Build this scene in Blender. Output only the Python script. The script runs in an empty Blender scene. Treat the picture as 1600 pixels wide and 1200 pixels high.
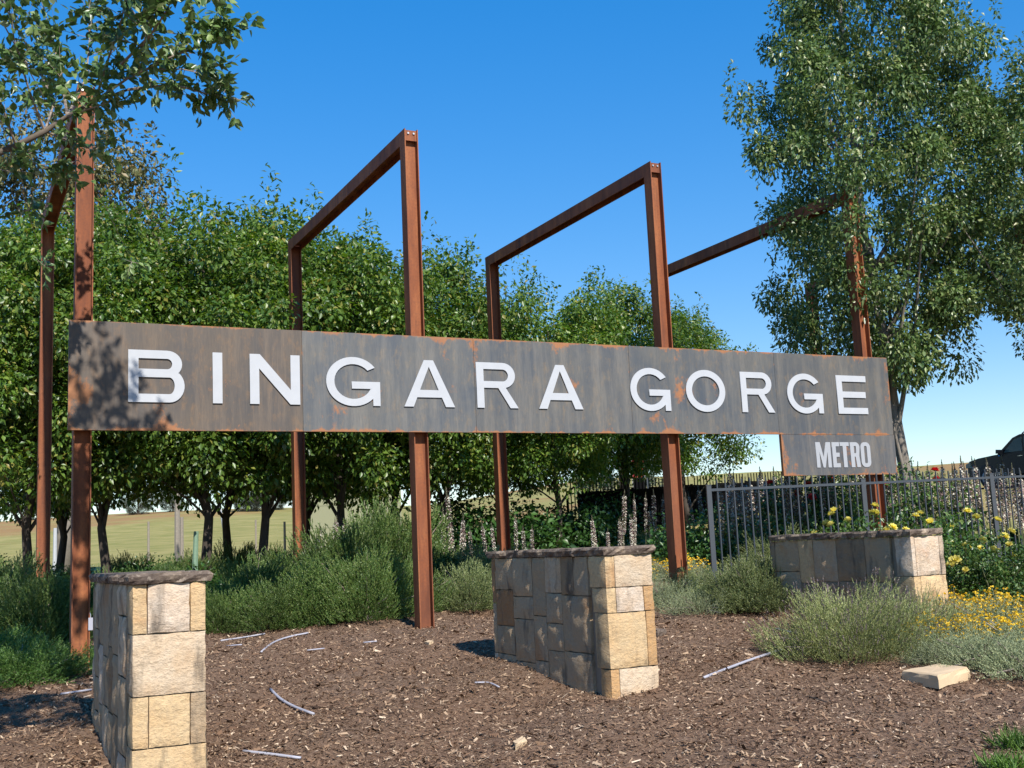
import bpy, math, random
import numpy as np
from mathutils import Vector, Matrix, noise
random.seed(7); rng = np.random.default_rng(7)
sc = bpy.context.scene
col = sc.collection

# ------------------------------------------------------------------ camera
PITCH, ROLL, LENS_PX = 0.1441, 0.0448, 1756.0
EYE = Vector((0, 0, 1.6))
_f = Vector((0, math.cos(PITCH), math.sin(PITCH))); _r0 = Vector((1, 0, 0)); _u0 = _r0.cross(_f)
_r = math.cos(ROLL)*_r0 - math.sin(ROLL)*_u0
_u = math.sin(ROLL)*_r0 + math.cos(ROLL)*_u0
cam = bpy.data.cameras.new('camera'); co = bpy.data.objects.new('camera', cam); col.objects.link(co)
cam.sensor_width = 36; cam.sensor_fit = 'HORIZONTAL'; cam.lens = LENS_PX/1600*36
cam.clip_start = 0.1; cam.clip_end = 6000
co.matrix_world = Matrix(((_r.x, _u.x, -_f.x, EYE.x), (_r.y, _u.y, -_f.y, EYE.y), (_r.z, _u.z, -_f.z, EYE.z), (0, 0, 0, 1)))
sc.camera = co

# ------------------------------------------------------------------ sky, sun, exposure
SUN_EL = math.radians(42)
THETA = math.radians(63.27)                       # the sign runs along D, the frames along B
D = Vector((math.sin(THETA), math.cos(THETA), 0)); B = Vector((-math.cos(THETA), math.sin(THETA), 0))
RZ = math.atan2(D.y, D.x)
_a = math.atan2(B.y, B.x) - math.radians(1.2)     # heading of the sunlight on the ground
sun_to = Vector((math.cos(_a)*math.cos(SUN_EL), math.sin(_a)*math.cos(SUN_EL), -math.sin(SUN_EL)))
w = bpy.data.worlds.new('World'); sc.world = w; w.use_nodes = True
nt = w.node_tree; nt.nodes.clear()
sky = nt.nodes.new('ShaderNodeTexSky'); sky.sky_type = 'NISHITA'; sky.sun_disc = False
sky.sun_elevation = SUN_EL; sky.sun_rotation = math.atan2(-sun_to.x, -sun_to.y)
sky.air_density = 1.0; sky.dust_density = 0.0; sky.ozone_density = 3.0
bg = nt.nodes.new('ShaderNodeBackground'); bg.inputs['Strength'].default_value = 0.145
out = nt.nodes.new('ShaderNodeOutputWorld')
# a few low fair-weather clouds all round the horizon
tc = nt.nodes.new('ShaderNodeTexCoord'); mp = nt.nodes.new('ShaderNodeMapping'); mp.inputs['Scale'].default_value = (5, 5, 26)
ns = nt.nodes.new('ShaderNodeTexNoise'); ns.inputs['Scale'].default_value = 2.2; ns.inputs['Detail'].default_value = 7
sep = nt.nodes.new('ShaderNodeSeparateXYZ')
cr = nt.nodes.new('ShaderNodeValToRGB'); cr.color_ramp.elements[0].position = 0.60; cr.color_ramp.elements[1].position = 0.74
band = nt.nodes.new('ShaderNodeValToRGB'); be = band.color_ramp.elements
be[0].position = 0.03; be[0].color = (1, 1, 1, 1); be[1].position = 0.075; be[1].color = (0, 0, 0, 1)
mul = nt.nodes.new('ShaderNodeMath'); mul.operation = 'MULTIPLY'
mixc = nt.nodes.new('ShaderNodeMix'); mixc.data_type = 'RGBA'; mixc.inputs[7].default_value = (4.4, 4.7, 5.2, 1)
L = nt.links.new
L(tc.outputs['Generated'], mp.inputs['Vector']); L(mp.outputs['Vector'], ns.inputs['Vector']); L(tc.outputs['Generated'], sep.inputs[0])
L(ns.outputs['Fac'], cr.inputs['Fac']); L(sep.outputs['Z'], band.inputs['Fac'])
L(cr.outputs['Color'], mul.inputs[0]); L(band.outputs['Color'], mul.inputs[1]); L(mul.outputs[0], mixc.inputs[0])
hs = nt.nodes.new('ShaderNodeHueSaturation'); hs.inputs['Saturation'].default_value = 2.1; hs.inputs['Value'].default_value = 1.86
gam = nt.nodes.new('ShaderNodeGamma'); gam.inputs[1].default_value = .52; hs.inputs['Hue'].default_value = .512
L(sky.outputs[0], gam.inputs[0]); L(gam.outputs[0], hs.inputs['Color']); L(hs.outputs[0], mixc.inputs[6]); L(mixc.outputs[2], bg.inputs['Color']); L(bg.outputs[0], out.inputs['Surface'])
sl = bpy.data.lights.new('sun', 'SUN'); sl.energy = 4.9; sl.angle = math.radians(0.53); sl.color = (1.0, 0.945, 0.86)
so = bpy.data.objects.new('sun', sl); col.objects.link(so); so.rotation_euler = sun_to.to_track_quat('-Z', 'Y').to_euler()
so.location = (10, -20, 20)
sc.view_settings.view_transform = 'Standard'; sc.view_settings.look = 'None'
sc.view_settings.exposure = 0.55; sc.view_settings.gamma = 1
sc.render.engine = 'CYCLES'

# ------------------------------------------------------------------ geometry helpers
def ray(px, py):
    return _f*LENS_PX + _r*(px-800) - _u*(py-600)
def at(px, py, Y):
    d = ray(px, py); return EYE + d*(Y/d.y)
def sstep(a, b, x):
    t = np.clip((x-a)/(b-a), 0, 1); return t*t*(3-2*t)
LY = [0, 3, 6, 7.5, 17, 24, 40, 70, 160, 300, 800, 3000]
LZ = [-.12, -.1, -.01, .1, .94, 1.0, 1.1, 2.4, 8.2, 13.0, 26, 60]
RY = [0, 3, 6, 7.5, 17, 28, 35.5, 45, 60, 100, 300, 800, 3000]
RZZ = [-.12, -.1, -.01, .1, .94, 1.7, 2.62, 2.72, 3.4, 5.6, 18.2, 40, 90]
def ground_z(x, y):
    x = np.asarray(x, float); y = np.asarray(y, float)
    a = x/np.maximum(y, 6)
    k = sstep(-.12, .12, a)
    z = np.interp(y, LY, LZ)*(1-k) + np.interp(y, RY, RZZ)*k
    near = 1 - sstep(18, 30, y)
    z = z + near*(.03*np.sin(x*1.3+y*.7)+.02*np.sin(x*2.9-y*2.1)+.012*np.sin(x*5.3+y*4.7))
    return z + (1-near)*(.004*y*np.sin(x*.05+1)*np.sin(y*.03))
def gz(x, y): return float(ground_z(x, y))
def on_ground(px, py):
    d = ray(px, py); d = d/d.y; t0 = 4.0; t = 4.0
    while t < 200:
        p = EYE + d*t
        if p.z < gz(p.x, p.y):
            for _ in range(20):
                m = (t0+t)/2; p = EYE+d*m
                if p.z < gz(p.x, p.y): t = m
                else: t0 = m
            return p
        t0 = t; t += .1
    return EYE+d*30
def on_sign(px, py):                               # s along the sign, z
    d = ray(px, py); o = Vector((-4.754, 11.90, 0)); t = (o-EYE).dot(B)/d.dot(B); p = EYE+d*t
    return (p-o).dot(D), p.z

class MB:
    def __init__(s): s.v = []; s.f = []
    def hexa(s, c):
        n = len(s.v); s.v += [tuple(p) for p in c]
        s.f += [tuple(n+i for i in q) for q in ((0,3,2,1),(4,5,6,7),(0,1,5,4),(1,2,6,5),(2,3,7,6),(3,0,4,7))]
    def box(s, x0, x1, y0, y1, z0, z1):
        s.hexa([(x0,y0,z0),(x1,y0,z0),(x1,y1,z0),(x0,y1,z0),(x0,y0,z1),(x1,y0,z1),(x1,y1,z1),(x0,y1,z1)])
    def tube(s, pts, rad, n=7, cap=True):
        pts = [Vector(p) for p in pts]; k0 = len(s.v); up = Vector((.31, .2, .93))
        for i, p in enumerate(pts):
            t = (pts[min(i+1, len(pts)-1)]-pts[max(i-1, 0)]).normalized()
            if abs(t.dot(up)) > .97: up = Vector((1, 0, 0))
            a = t.cross(up).normalized(); b = t.cross(a)
            r = rad[i] if hasattr(rad, '__len__') else rad
            for k in range(n):
                q = 2*math.pi*k/n; s.v.append(tuple(p+(a*math.cos(q)+b*math.sin(q))*r))
        for i in range(len(pts)-1):
            for k in range(n):
                a0 = k0+i*n+k; a1 = k0+i*n+(k+1) % n; s.f.append((a0, a1, a1+n, a0+n))
        if cap:
            s.f.append(tuple(k0+k for k in range(n))[::-1]); s.f.append(tuple(k0+(len(pts)-1)*n+k for k in range(n)))
    def prism(s, poly, axis, a, b):                # polygon (2D) extruded along an axis
        n = len(poly); k = len(s.v)
        def pt(p, h): return {'x': (h, p[0], p[1]), 'y': (p[0], h, p[1]), 'z': (p[0], p[1], h)}[axis]
        s.v += [pt(p, a) for p in poly] + [pt(p, b) for p in poly]
        s.f.append(tuple(range(k, k+n))[::-1]); s.f.append(tuple(range(k+n, k+2*n)))
        for i in range(n): j = (i+1) % n; s.f.append((k+i, k+j, k+n+j, k+n+i))
    def mesh(s, name, smooth=False):
        m = bpy.data.meshes.new(name); m.from_pydata(s.v, [], s.f); m.update()
        if smooth: m.polygons.foreach_set('use_smooth', [True]*len(m.polygons))
        return m
def np_mesh(name, V, F):
    """V (n,3), F (m,k) all faces with k corners"""
    m = bpy.data.meshes.new(name); k = F.shape[1]
    m.vertices.add(len(V)); m.vertices.foreach_set('co', V.astype(np.float32).ravel())
    m.loops.add(F.size); m.loops.foreach_set('vertex_index', F.astype(np.int32).ravel())
    m.polygons.add(len(F)); m.polygons.foreach_set('loop_start', np.arange(0, F.size, k, dtype=np.int32))
    m.polygons.foreach_set('loop_total', np.full(len(F), k, dtype=np.int32))
    m.update(calc_edges=True); m.validate(); return m
def link(name, data, mat=None, parent=None, loc=None, rz=None):
    o = bpy.data.objects.new(name, data); col.objects.link(o)
    if mat is not None and data is not None and len(data.materials) == 0: data.materials.append(mat)
    if parent is not None: o.parent = parent
    if loc is not None: o.location = loc
    if rz is not None: o.rotation_euler = (0, 0, rz)
    return o
def tag(o, label=None, cat=None, group=None, kind=None):
    if label: o['label'] = label
    if cat: o['category'] = cat
    if group: o['group'] = group
    if kind: o['kind'] = kind
    return o
def thing(name, label, cat, loc=(0, 0, 0), rz=0, group=None):
    return tag(link(name, None, loc=loc, rz=rz), label, cat, group)
def copy_tree(o, parent=None):
    c = o.copy(); col.objects.link(c)
    if parent is not None: c.parent = parent
    for ch in o.children: copy_tree(ch, c)
    return c

# ------------------------------------------------------------------ material helpers
class NB:
    def __init__(s, name):
        s.m = bpy.data.materials.new(name); s.m.use_nodes = True; s.t = s.m.node_tree
        s.p = s.t.nodes['Principled BSDF']; s.o = s.t.nodes['Material Output']
    def n(s, typ, **kw):
        nd = s.t.nodes.new('ShaderNode'+typ)
        for k, v in kw.items():
            if k in nd.inputs: nd.inputs[k].default_value = v
            else: setattr(nd, k, v)
        return nd
    def l(s, a, b): s.t.links.new(a, b)
    def noise(s, scale, detail=5, rough=.55, vec=None, stretch=None):
        nd = s.n('TexNoise', Scale=scale, Detail=detail, Roughness=rough)
        if stretch is not None:
            m = s.n('Mapping'); m.inputs['Scale'].default_value = stretch; s.l(vec, m.inputs['Vector']); s.l(m.outputs[0], nd.inputs['Vector'])
        elif vec is not None: s.l(vec, nd.inputs['Vector'])
        return nd.outputs['Fac']
    def pos(s): return s.n('NewGeometry').outputs['Position']
    def obj(s): return s.n('TexCoord').outputs['Object']
    def ramp(s, fac, *stops):
        r = s.n('ValToRGB'); e = r.color_ramp.elements
        while len(e) < len(stops): e.new(.5)
        for q, (p, c) in zip(e, stops):
            q.position = p; q.color = (c, c, c, 1) if not hasattr(c, '__len__') else (*c, 1)
        s.l(fac, r.inputs['Fac']); return r.outputs['Color']
    def mix(s, fac, a, b, mode='MIX'):
        m = s.n('Mix', data_type='RGBA', blend_type=mode)
        for i, v in ((0, fac), (6, a), (7, b)):
            if hasattr(v, 'links'): s.l(v, m.inputs[i])
            else: m.inputs[i].default_value = v if i == 0 else (*v, 1)
        return m.outputs[2]
    def bump(s, h, strength=.4, dist=.02):
        b = s.n('Bump', Strength=strength, Distance=dist); s.l(h, b.inputs['Height']); s.l(b.outputs[0], s.p.inputs['Normal'])
    def done(s, color=None, rough=.7, metal=0, spec=.5):
        if color is not None:
            if hasattr(color, 'links'): s.l(color, s.p.inputs['Base Color'])
            else: s.p.inputs['Base Color'].default_value = (*color, 1)
        if hasattr(rough, 'links'): s.l(rough, s.p.inputs['Roughness'])
        else: s.p.inputs['Roughness'].default_value = rough
        s.p.inputs['Metallic'].default_value = metal; s.p.inputs['Specular IOR Level'].default_value = spec
        return s.m
def plain(name, c, rough=.6, metal=0, spec=.5, var=.25, scale=20):
    b = NB(name); n = b.noise(scale, vec=b.obj())
    return b.done(b.mix(n, tuple(x*(1-var) for x in c), tuple(min(1, x*(1+var)) for x in c)), rough, metal, spec)
def leafmat(name, stops, rough=.42, trans=.32, spec=.5):
    b = NB(name); isl = b.n('NewGeometry').outputs['Random Per Island']
    big = b.noise(1.1, 2, vec=b.pos())
    c = b.ramp(isl, *stops); c = b.mix(b.ramp(big, (.35, .75), (.65, 1.25)), (0, 0, 0), c, 'MULTIPLY') if False else c
    v = b.n('HueSaturation'); b.l(c, v.inputs['Color']); oi = b.n('ObjectInfo').outputs['Random']; mv = b.n('Math', operation='MULTIPLY'); b.l(b.ramp(big, (.3, .78), (.7, 1.22)), mv.inputs[0]); b.l(b.ramp(oi, (0, .80), (1, 1.0)), mv.inputs[1]); b.l(mv.outputs[0], v.inputs['Value'])
    b.l(v.outputs[0], b.p.inputs['Base Color'])
    b.p.inputs['Roughness'].default_value = rough; b.p.inputs['Specular IOR Level'].default_value = spec
    tr = b.n('BsdfTranslucent'); hv = b.n('HueSaturation', Saturation=1.15, Value=1.3); b.l(v.outputs[0], hv.inputs['Color']); b.l(hv.outputs[0], tr.inputs['Color'])
    ms = b.n('MixShader'); ms.inputs[0].default_value = trans
    b.l(b.p.outputs[0], ms.inputs[1]); b.l(tr.outputs[0], ms.inputs[2]); b.l(ms.outputs[0], b.o.inputs['Surface'])
    return b.m

M = {}
def corten():
    b = NB('weathered_steel_section'); p = b.pos()
    n1 = b.noise(3.4, 7, .68, p, (1, 1, .16)); n2 = b.noise(40, 4, .6, p); n3 = b.noise(1.1, 3, .5, p)
    c = b.ramp(n1, (.3, (.105, .030, .013)), (.5, (.23, .070, .025)), (.72, (.38, .138, .048)))
    c = b.mix(b.ramp(n2, (.45, 0.), (.7, .4)), c, (.10, .035, .022)); c = b.mix(b.ramp(n3, (.5, 0.), (.7, .35)), c, (.16, .07, .045))
    c = b.mix(b.ramp(b.noise(11, 5, .65, p, (1, 1, .05)), (.52, 0.), (.68, .5)), c, (.075, .028, .018)); b.bump(n2, .2, .004); return b.done(c, .72, 0, .35)
M['corten'] = corten()
def sheet():
    b = NB('weathered_steel_sheet'); p = b.pos(); oc = b.n('ObjectInfo').outputs['Color']
    n1 = b.noise(1.3, 7, .66, p); st = b.noise(7.5, 5, .65, p, (1, 1, .08)); fine = b.noise(70, 4, .65, p, (1, 1, .12)); pt = b.noise(1.9, 8, .72, p, (1, 1, .7)); md = b.noise(11, 6, .7, p, (1, 1, .5))
    c = b.mix(b.ramp(n1, (.38, 0.), (.62, 1.)), (.064, .072, .084), (.102, .099, .093))
    c = b.mix(b.ramp(md, (.52, 0.), (.68, .5)), c, (.19, .135, .08)); c = b.mix(b.ramp(st, (.45, 0.), (.68, .6)), c, (.165, .150, .130)); c = b.mix(b.ramp(fine, (.45, 0.), (.72, .42)), c, (.055, .057, .064))
    c = b.mix(1.0, c, oc, 'MULTIPLY')
    rust = b.mix(b.noise(14, 5, .6, p), (.24, .085, .032), (.40, .17, .06))
    z = b.n('SeparateXYZ'); g = b.n('TexCoord'); b.l(g.outputs['Generated'], z.inputs[0])
    edge = b.ramp(z.outputs['Z'], (0, .6), (.03, .2), (.10, 0.), (.93, 0.), (.975, .2), (1, .5))
    ex = b.ramp(z.outputs['X'], (0, .35), (.012, .2), (.06, 0.), (.94, 0.), (.985, .2), (1, .35))
    mm = b.n('Math', operation='MAXIMUM'); b.l(edge, mm.inputs[0]); b.l(ex, mm.inputs[1])
    ad = b.n('Math', operation='MULTIPLY_ADD'); b.l(mm.outputs[0], ad.inputs[0]); ad.inputs[1].default_value = .30; b.l(pt, ad.inputs[2])
    c = b.mix(b.ramp(ad.outputs[0], (.60, 0.), (.66, .85)), c, rust)
    b.bump(fine, .08, .003); return b.done(c, b.ramp(n1, (.3, .5), (.7, .68)), 0, .4)
M['sheet'] = sheet()
M['letter'] = plain('white_letter_paint', (.41, .425, .45), .65, 0, .3, var=.1, scale=6)
M['greyletter'] = plain('grey_letter_paint', (.33, .34, .36), .5, var=.06, scale=6)
M['bolt'] = plain('zinc_bolt', (.62, .60, .56), .35, .8)
M['fence'] = plain('grey_fence_paint', (.048, .056, .066), .5, 0, var=.12)
M['shadedblack'] = plain('shaded_black_paint', (.004, .004, .0045), .9, 0, .1, var=.2)  # black lowered further so the deep tree shade sits in the colour
def stone():
    b = NB('sandstone_block'); p = b.pos(); oc = b.n('ObjectInfo').outputs['Color']; rn = b.n('ObjectInfo').outputs['Random']
    ad = b.n('VectorMath', operation='ADD'); b.l(p, ad.inputs[0]); cx = b.n('CombineXYZ')
    k = b.n('Math', operation='MULTIPLY'); b.l(rn, k.inputs[0]); k.inputs[1].default_value = 37; b.l(k.outputs[0], cx.inputs[0]); b.l(k.outputs[0], cx.inputs[2]); b.l(cx.outputs[0], ad.inputs[1]); q = ad.outputs[0]
    n1 = b.noise(5, 6, .6, q); n2 = b.noise(38, 5, .65, q); n3 = b.noise(2.2, 4, .6, q, (1, 1, .7))
    c = b.mix(b.ramp(n1, (.3, 0.), (.7, 1.)), oc, b.mix(.45, oc, (.62, .36, .15)))
    c = b.mix(b.ramp(n3, (.56, 0.), (.66, .55)), c, (.40, .18, .065)); c = b.mix(b.ramp(n2, (.35, .35), (.6, 0.)), c, (.30, .23, .16))
    st = b.noise(4.0, 5, .6, p, (1.5, 1.5, .35)); c = b.mix(b.ramp(st, (.54, 0.), (.68, .72)), c, (.07, .064, .057))
    b.bump(b.noise(17, 9, .72, q, (1, 1, 1.5)), .9, .03); return b.done(c, .9, 0, .2)
M['stone'] = stone()
def capmat():
    b = NB('weathered_cap_stone'); p = b.pos(); n1 = b.noise(7, 6, .65, p); n2 = b.noise(30, 5, .6, p)
    c = b.ramp(n1, (.3, (.065, .048, .040)), (.52, (.155, .118, .092)), (.70, (.40, .31, .22))); c = b.mix(b.ramp(n2, (.55, 0.), (.75, .5)), c, (.50, .42, .33))
    b.bump(n2, .6, .02); return b.done(c, .92, 0, .2)
M['cap'] = capmat()
M['mortar'] = plain('sand_mortar', (.24, .19, .14), .95, var=.2)
M['rock'] = plain('pale_sandstone', (.56, .41, .25), .9, var=.2, scale=9)
M['pipe'] = plain('lilac_grey_pipe', (.35, .345, .39), .5, var=.15)
M['bark'] = plain('dark_bark', (.055, .043, .034), .95, var=.5, scale=9)
M['palebark'] = plain('grey_bark', (.20, .175, .145), .9, var=.55, scale=6)
M['twig'] = plain('pale_twig', (.26, .21, .17), .8, var=.4)
M['wood'] = plain('grey_timber', (.25, .22, .18), .9, var=.3)
M['row_leaf'] = leafmat('row_tree_leaf', ((0, (0.054, 0.120, 0.022)), (.5, (0.108, 0.198, 0.032)), (.88, (0.196, 0.283, 0.045)), (1, (0.317, 0.266, 0.062))), .38, .36)
M['pop_leaf'] = leafmat('poplar_leaf', ((0, (0.065, 0.123, 0.038)), (.55, (0.129, 0.205, 0.062)), (.9, (0.237, 0.307, 0.102)), (1, (0.431, 0.431, 0.204))), .36, .32)
M['near_leaf'] = leafmat('overhanging_leaf', ((0, (0.075, 0.151, 0.046)), (.6, (0.151, 0.251, 0.075)), (.93, (0.276, 0.376, 0.126)), (1, (0.552, 0.627, 0.351))), .36, .25)
M['gum_leaf'] = leafmat('gum_leaf', ((0, (0.078, 0.097, 0.035)), (.6, (0.149, 0.156, 0.056)), (1, (0.296, 0.203, 0.086))), .5, .2)
M['far_leaf'] = leafmat('far_tree_leaf', ((0, (.06, .075, .05)), (1, (.12, .135, .085))), .6, .2)
M['rosemary'] = leafmat('rosemary_needle', ((0, (0.052, 0.112, 0.022)), (.6, (0.114, 0.192, 0.041)), (1, (0.227, 0.270, 0.081))), .5, .2)
M['juniper'] = leafmat('juniper_needle', ((0, (0.045, 0.109, 0.020)), (.6, (0.095, 0.191, 0.031)), (1, (0.166, 0.255, 0.064))), .5, .2)
M['olive'] = leafmat('olive_needle', ((0, (0.100, 0.144, 0.050)), (.6, (0.190, 0.234, 0.083)), (1, (0.324, 0.342, 0.149))), .5, .2)
M['lavender'] = leafmat('lavender_leaf', ((0, (0.169, 0.215, 0.069)), (.6, (0.313, 0.354, 0.126)), (1, (0.468, 0.472, 0.197))), .6, .2)
M['silver'] = leafmat('silver_foliage', ((0, (0.184, 0.228, 0.115)), (.6, (0.311, 0.355, 0.182)), (1, (0.454, 0.482, 0.269))), .6, .2)
M['rose_leaf'] = leafmat('rose_leaf', ((0, (0.042, 0.105, 0.025)), (.6, (0.084, 0.168, 0.034)), (1, (0.182, 0.238, 0.070))), .35, .25)
M['grass_blade'] = leafmat('green_grass_blade', ((0, (.06, .15, .02)), (1, (.16, .27, .05))), .5, .3)
M['lav_flower'] = leafmat('lavender_flower', ((0, (.13, .085, .10)), (.7, (.20, .15, .15)), (1, (.30, .25, .20))), .7, .2)
M['yellow'] = leafmat('yellow_petal', ((0, (0.756, 0.470, 0.016)), (1, (0.892, 0.620, 0.032))), .55, .25)
M['lemon'] = leafmat('lemon_petal', ((0, (.80, .70, .12)), (1, (.88, .80, .30))), .5, .3)
M['red'] = leafmat('red_petal', ((0, (.55, .02, .03)), (1, (.72, .07, .07))), .5, .2)
M['spike'] = leafmat('acanthus_floret', ((0, (0.164, 0.098, 0.107)), (.32, (0.295, 0.205, 0.189)), (.45, (0.590, 0.541, 0.451)), (1, (0.697, 0.664, 0.574))), .6, .2)
M['spike_tip'] = leafmat('acanthus_bud', ((0, (.06, .035, .05)), (1, (.17, .15, .09))), .6, .1)
M['acanthus'] = leafmat('acanthus_leaf', ((0, (0.024, 0.072, 0.017)), (1, (0.066, 0.144, 0.031))), .35, .2)
M['stem'] = plain('green_stem', (.12, .13, .06), .7)

# ------------------------------------------------------------------ terrain
def axis(lo, hi, c0, c1, fine, grow=1.14):
    a = list(np.arange(c0, c1+1e-6, fine)); s = fine
    while a[-1] < hi: s *= grow; a.append(a[-1]+s)
    s = fine
    while a[0] > lo: s *= grow; a.insert(0, a[0]-s)
    return np.array(a)
xs = axis(-2500, 2500, -7, 8.5, .14); ys = axis(-40, 3000, 4, 19, .14)
X, Y = np.meshgrid(xs, ys); Z = ground_z(X, Y); Z = Z + (1-sstep(16, 22, Y))*rng.normal(0, .006, Z.shape)
V = np.stack([X, Y, Z], -1).reshape(-1, 3); nx = len(xs)
i, j = np.meshgrid(np.arange(nx-1), np.arange(len(ys)-1)); a = (j*nx+i).ravel()
gm = np_mesh('ground', V, np.stack([a, a+1, a+1+nx, a+nx], -1)); gm.polygons.foreach_set('use_smooth', [True]*len(gm.polygons))
def groundmat():
    b = NB('mulch_and_field'); p = b.pos(); sp = b.n('SeparateXYZ'); b.l(p, sp.inputs[0])
    n1 = b.noise(36, 6, .7, p); n2 = b.noise(.9, 4, .6, p); vo = b.n('TexVoronoi', Scale=42.); m = b.n('Mapping'); m.inputs['Scale'].default_value = (1, 1.9, 1); b.l(p, m.inputs[0]); b.l(m.outputs[0], vo.inputs['Vector'])
    c = b.ramp(n1, (.28, (.053, .031, .019)), (.5, (.172, .104, .064)), (.66, (.285, .19, .12)), (.8, (.44, .33, .22)))
    c = b.mix(b.ramp(vo.outputs['Color'], (.3, .0), (.9, .45)), c, (.19, .105, .068)); c = b.mix(b.ramp(n2, (.4, 0.), (.65, .35)), c, (.15, .112, .085))
    g1 = b.noise(.35, 6, .65, p); g2 = b.noise(6, 5, .7, p)
    fld = b.mix(b.ramp(g1, (.35, 0.), (.65, 1.)), (.20, .20, .05), (.36, .30, .11)); fld = b.mix(b.ramp(g2, (.4, 0.), (.7, .5)), fld, (.21, .175, .06))
    far = b.noise(.02, 4, .6, p); fld = b.mix(b.ramp(far, (.52, 0.), (.60, .7)), fld, (.30, .15, .065))
    fy = b.n('MapRange'); fy.inputs['From Min'].default_value = 18.5; fy.inputs['From Max'].default_value = 22; b.l(sp.outputs['Y'], fy.inputs['Value'])
    b.bump(n1, .8, .03); return b.done(b.mix(fy.outputs[0], c, fld), .95, 0, .2)
tag(link('ground', gm, groundmat()), 'brown bark mulch bed rising to grassy fields', None, None, 'structure')
# road on the right, where the car stands
rd = MB(); RX = [4, 9, 14, 18, 23, 30, 45]
for x0, x1 in zip(RX[:-1], RX[1:]):
    n = len(rd.v)
    for (x, y) in ((x0, 35.9), (x1, 35.9), (x1, 44.5), (x0, 44.5)): rd.v.append((x, y, gz(x, y)+.06))
    rd.f.append((n, n+1, n+2, n+3))
tag(link('road', rd.mesh('road'), plain('grey_asphalt', (.06, .06, .062), .9, var=.25)), 'grey road behind the garden', None, None, 'structure')

# bark chips: nobody could count them
nC = 360000
cy = 5.9 + 10.2*rng.random(nC)**1.25; cx = rng.uniform(-1, 1, nC)*(.5*cy+2.6); cz = ground_z(cx, cy)+rng.uniform(.002, .02, nC)
yaw = rng.uniform(0, 2*np.pi, nC); ln = rng.lognormal(-4.25, .55, nC).clip(.006, .08); wd = ln*rng.uniform(.18, .45, nC); tl = rng.normal(0, .35, nC); rl = rng.normal(0, .5, nC)
ax = np.stack([np.cos(yaw)*np.cos(tl), np.sin(yaw)*np.cos(tl), np.sin(tl)], -1); sd = np.stack([-np.sin(yaw)*np.cos(rl), np.cos(yaw)*np.cos(rl), np.sin(rl)], -1)
c0 = np.stack([cx, cy, cz], -1); A = ax*ln[:, None]/1.6; S = sd*wd[:, None]/1.6
V = np.stack([c0-A-S, c0+A-S*.6, c0+A+S*.8, c0-A+S], 1).reshape(-1, 3); F = np.arange(nC*4).reshape(-1, 4)
b = NB('bark_chip'); isl = b.n('NewGeometry').outputs['Random Per Island']
mc = b.done(b.ramp(isl, (0, (.040, .023, .014)), (.35, (.146, .084, .051)), (.72, (.25, .158, .096)), (.92, (.40, .28, .18)), (1, (.62, .48, .34))), .85, 0, .25)
tag(link('bark_chips', np_mesh('bark_chips', V, F), mc), 'loose brown bark chips covering the garden bed', 'mulch', None, 'stuff')

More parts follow.
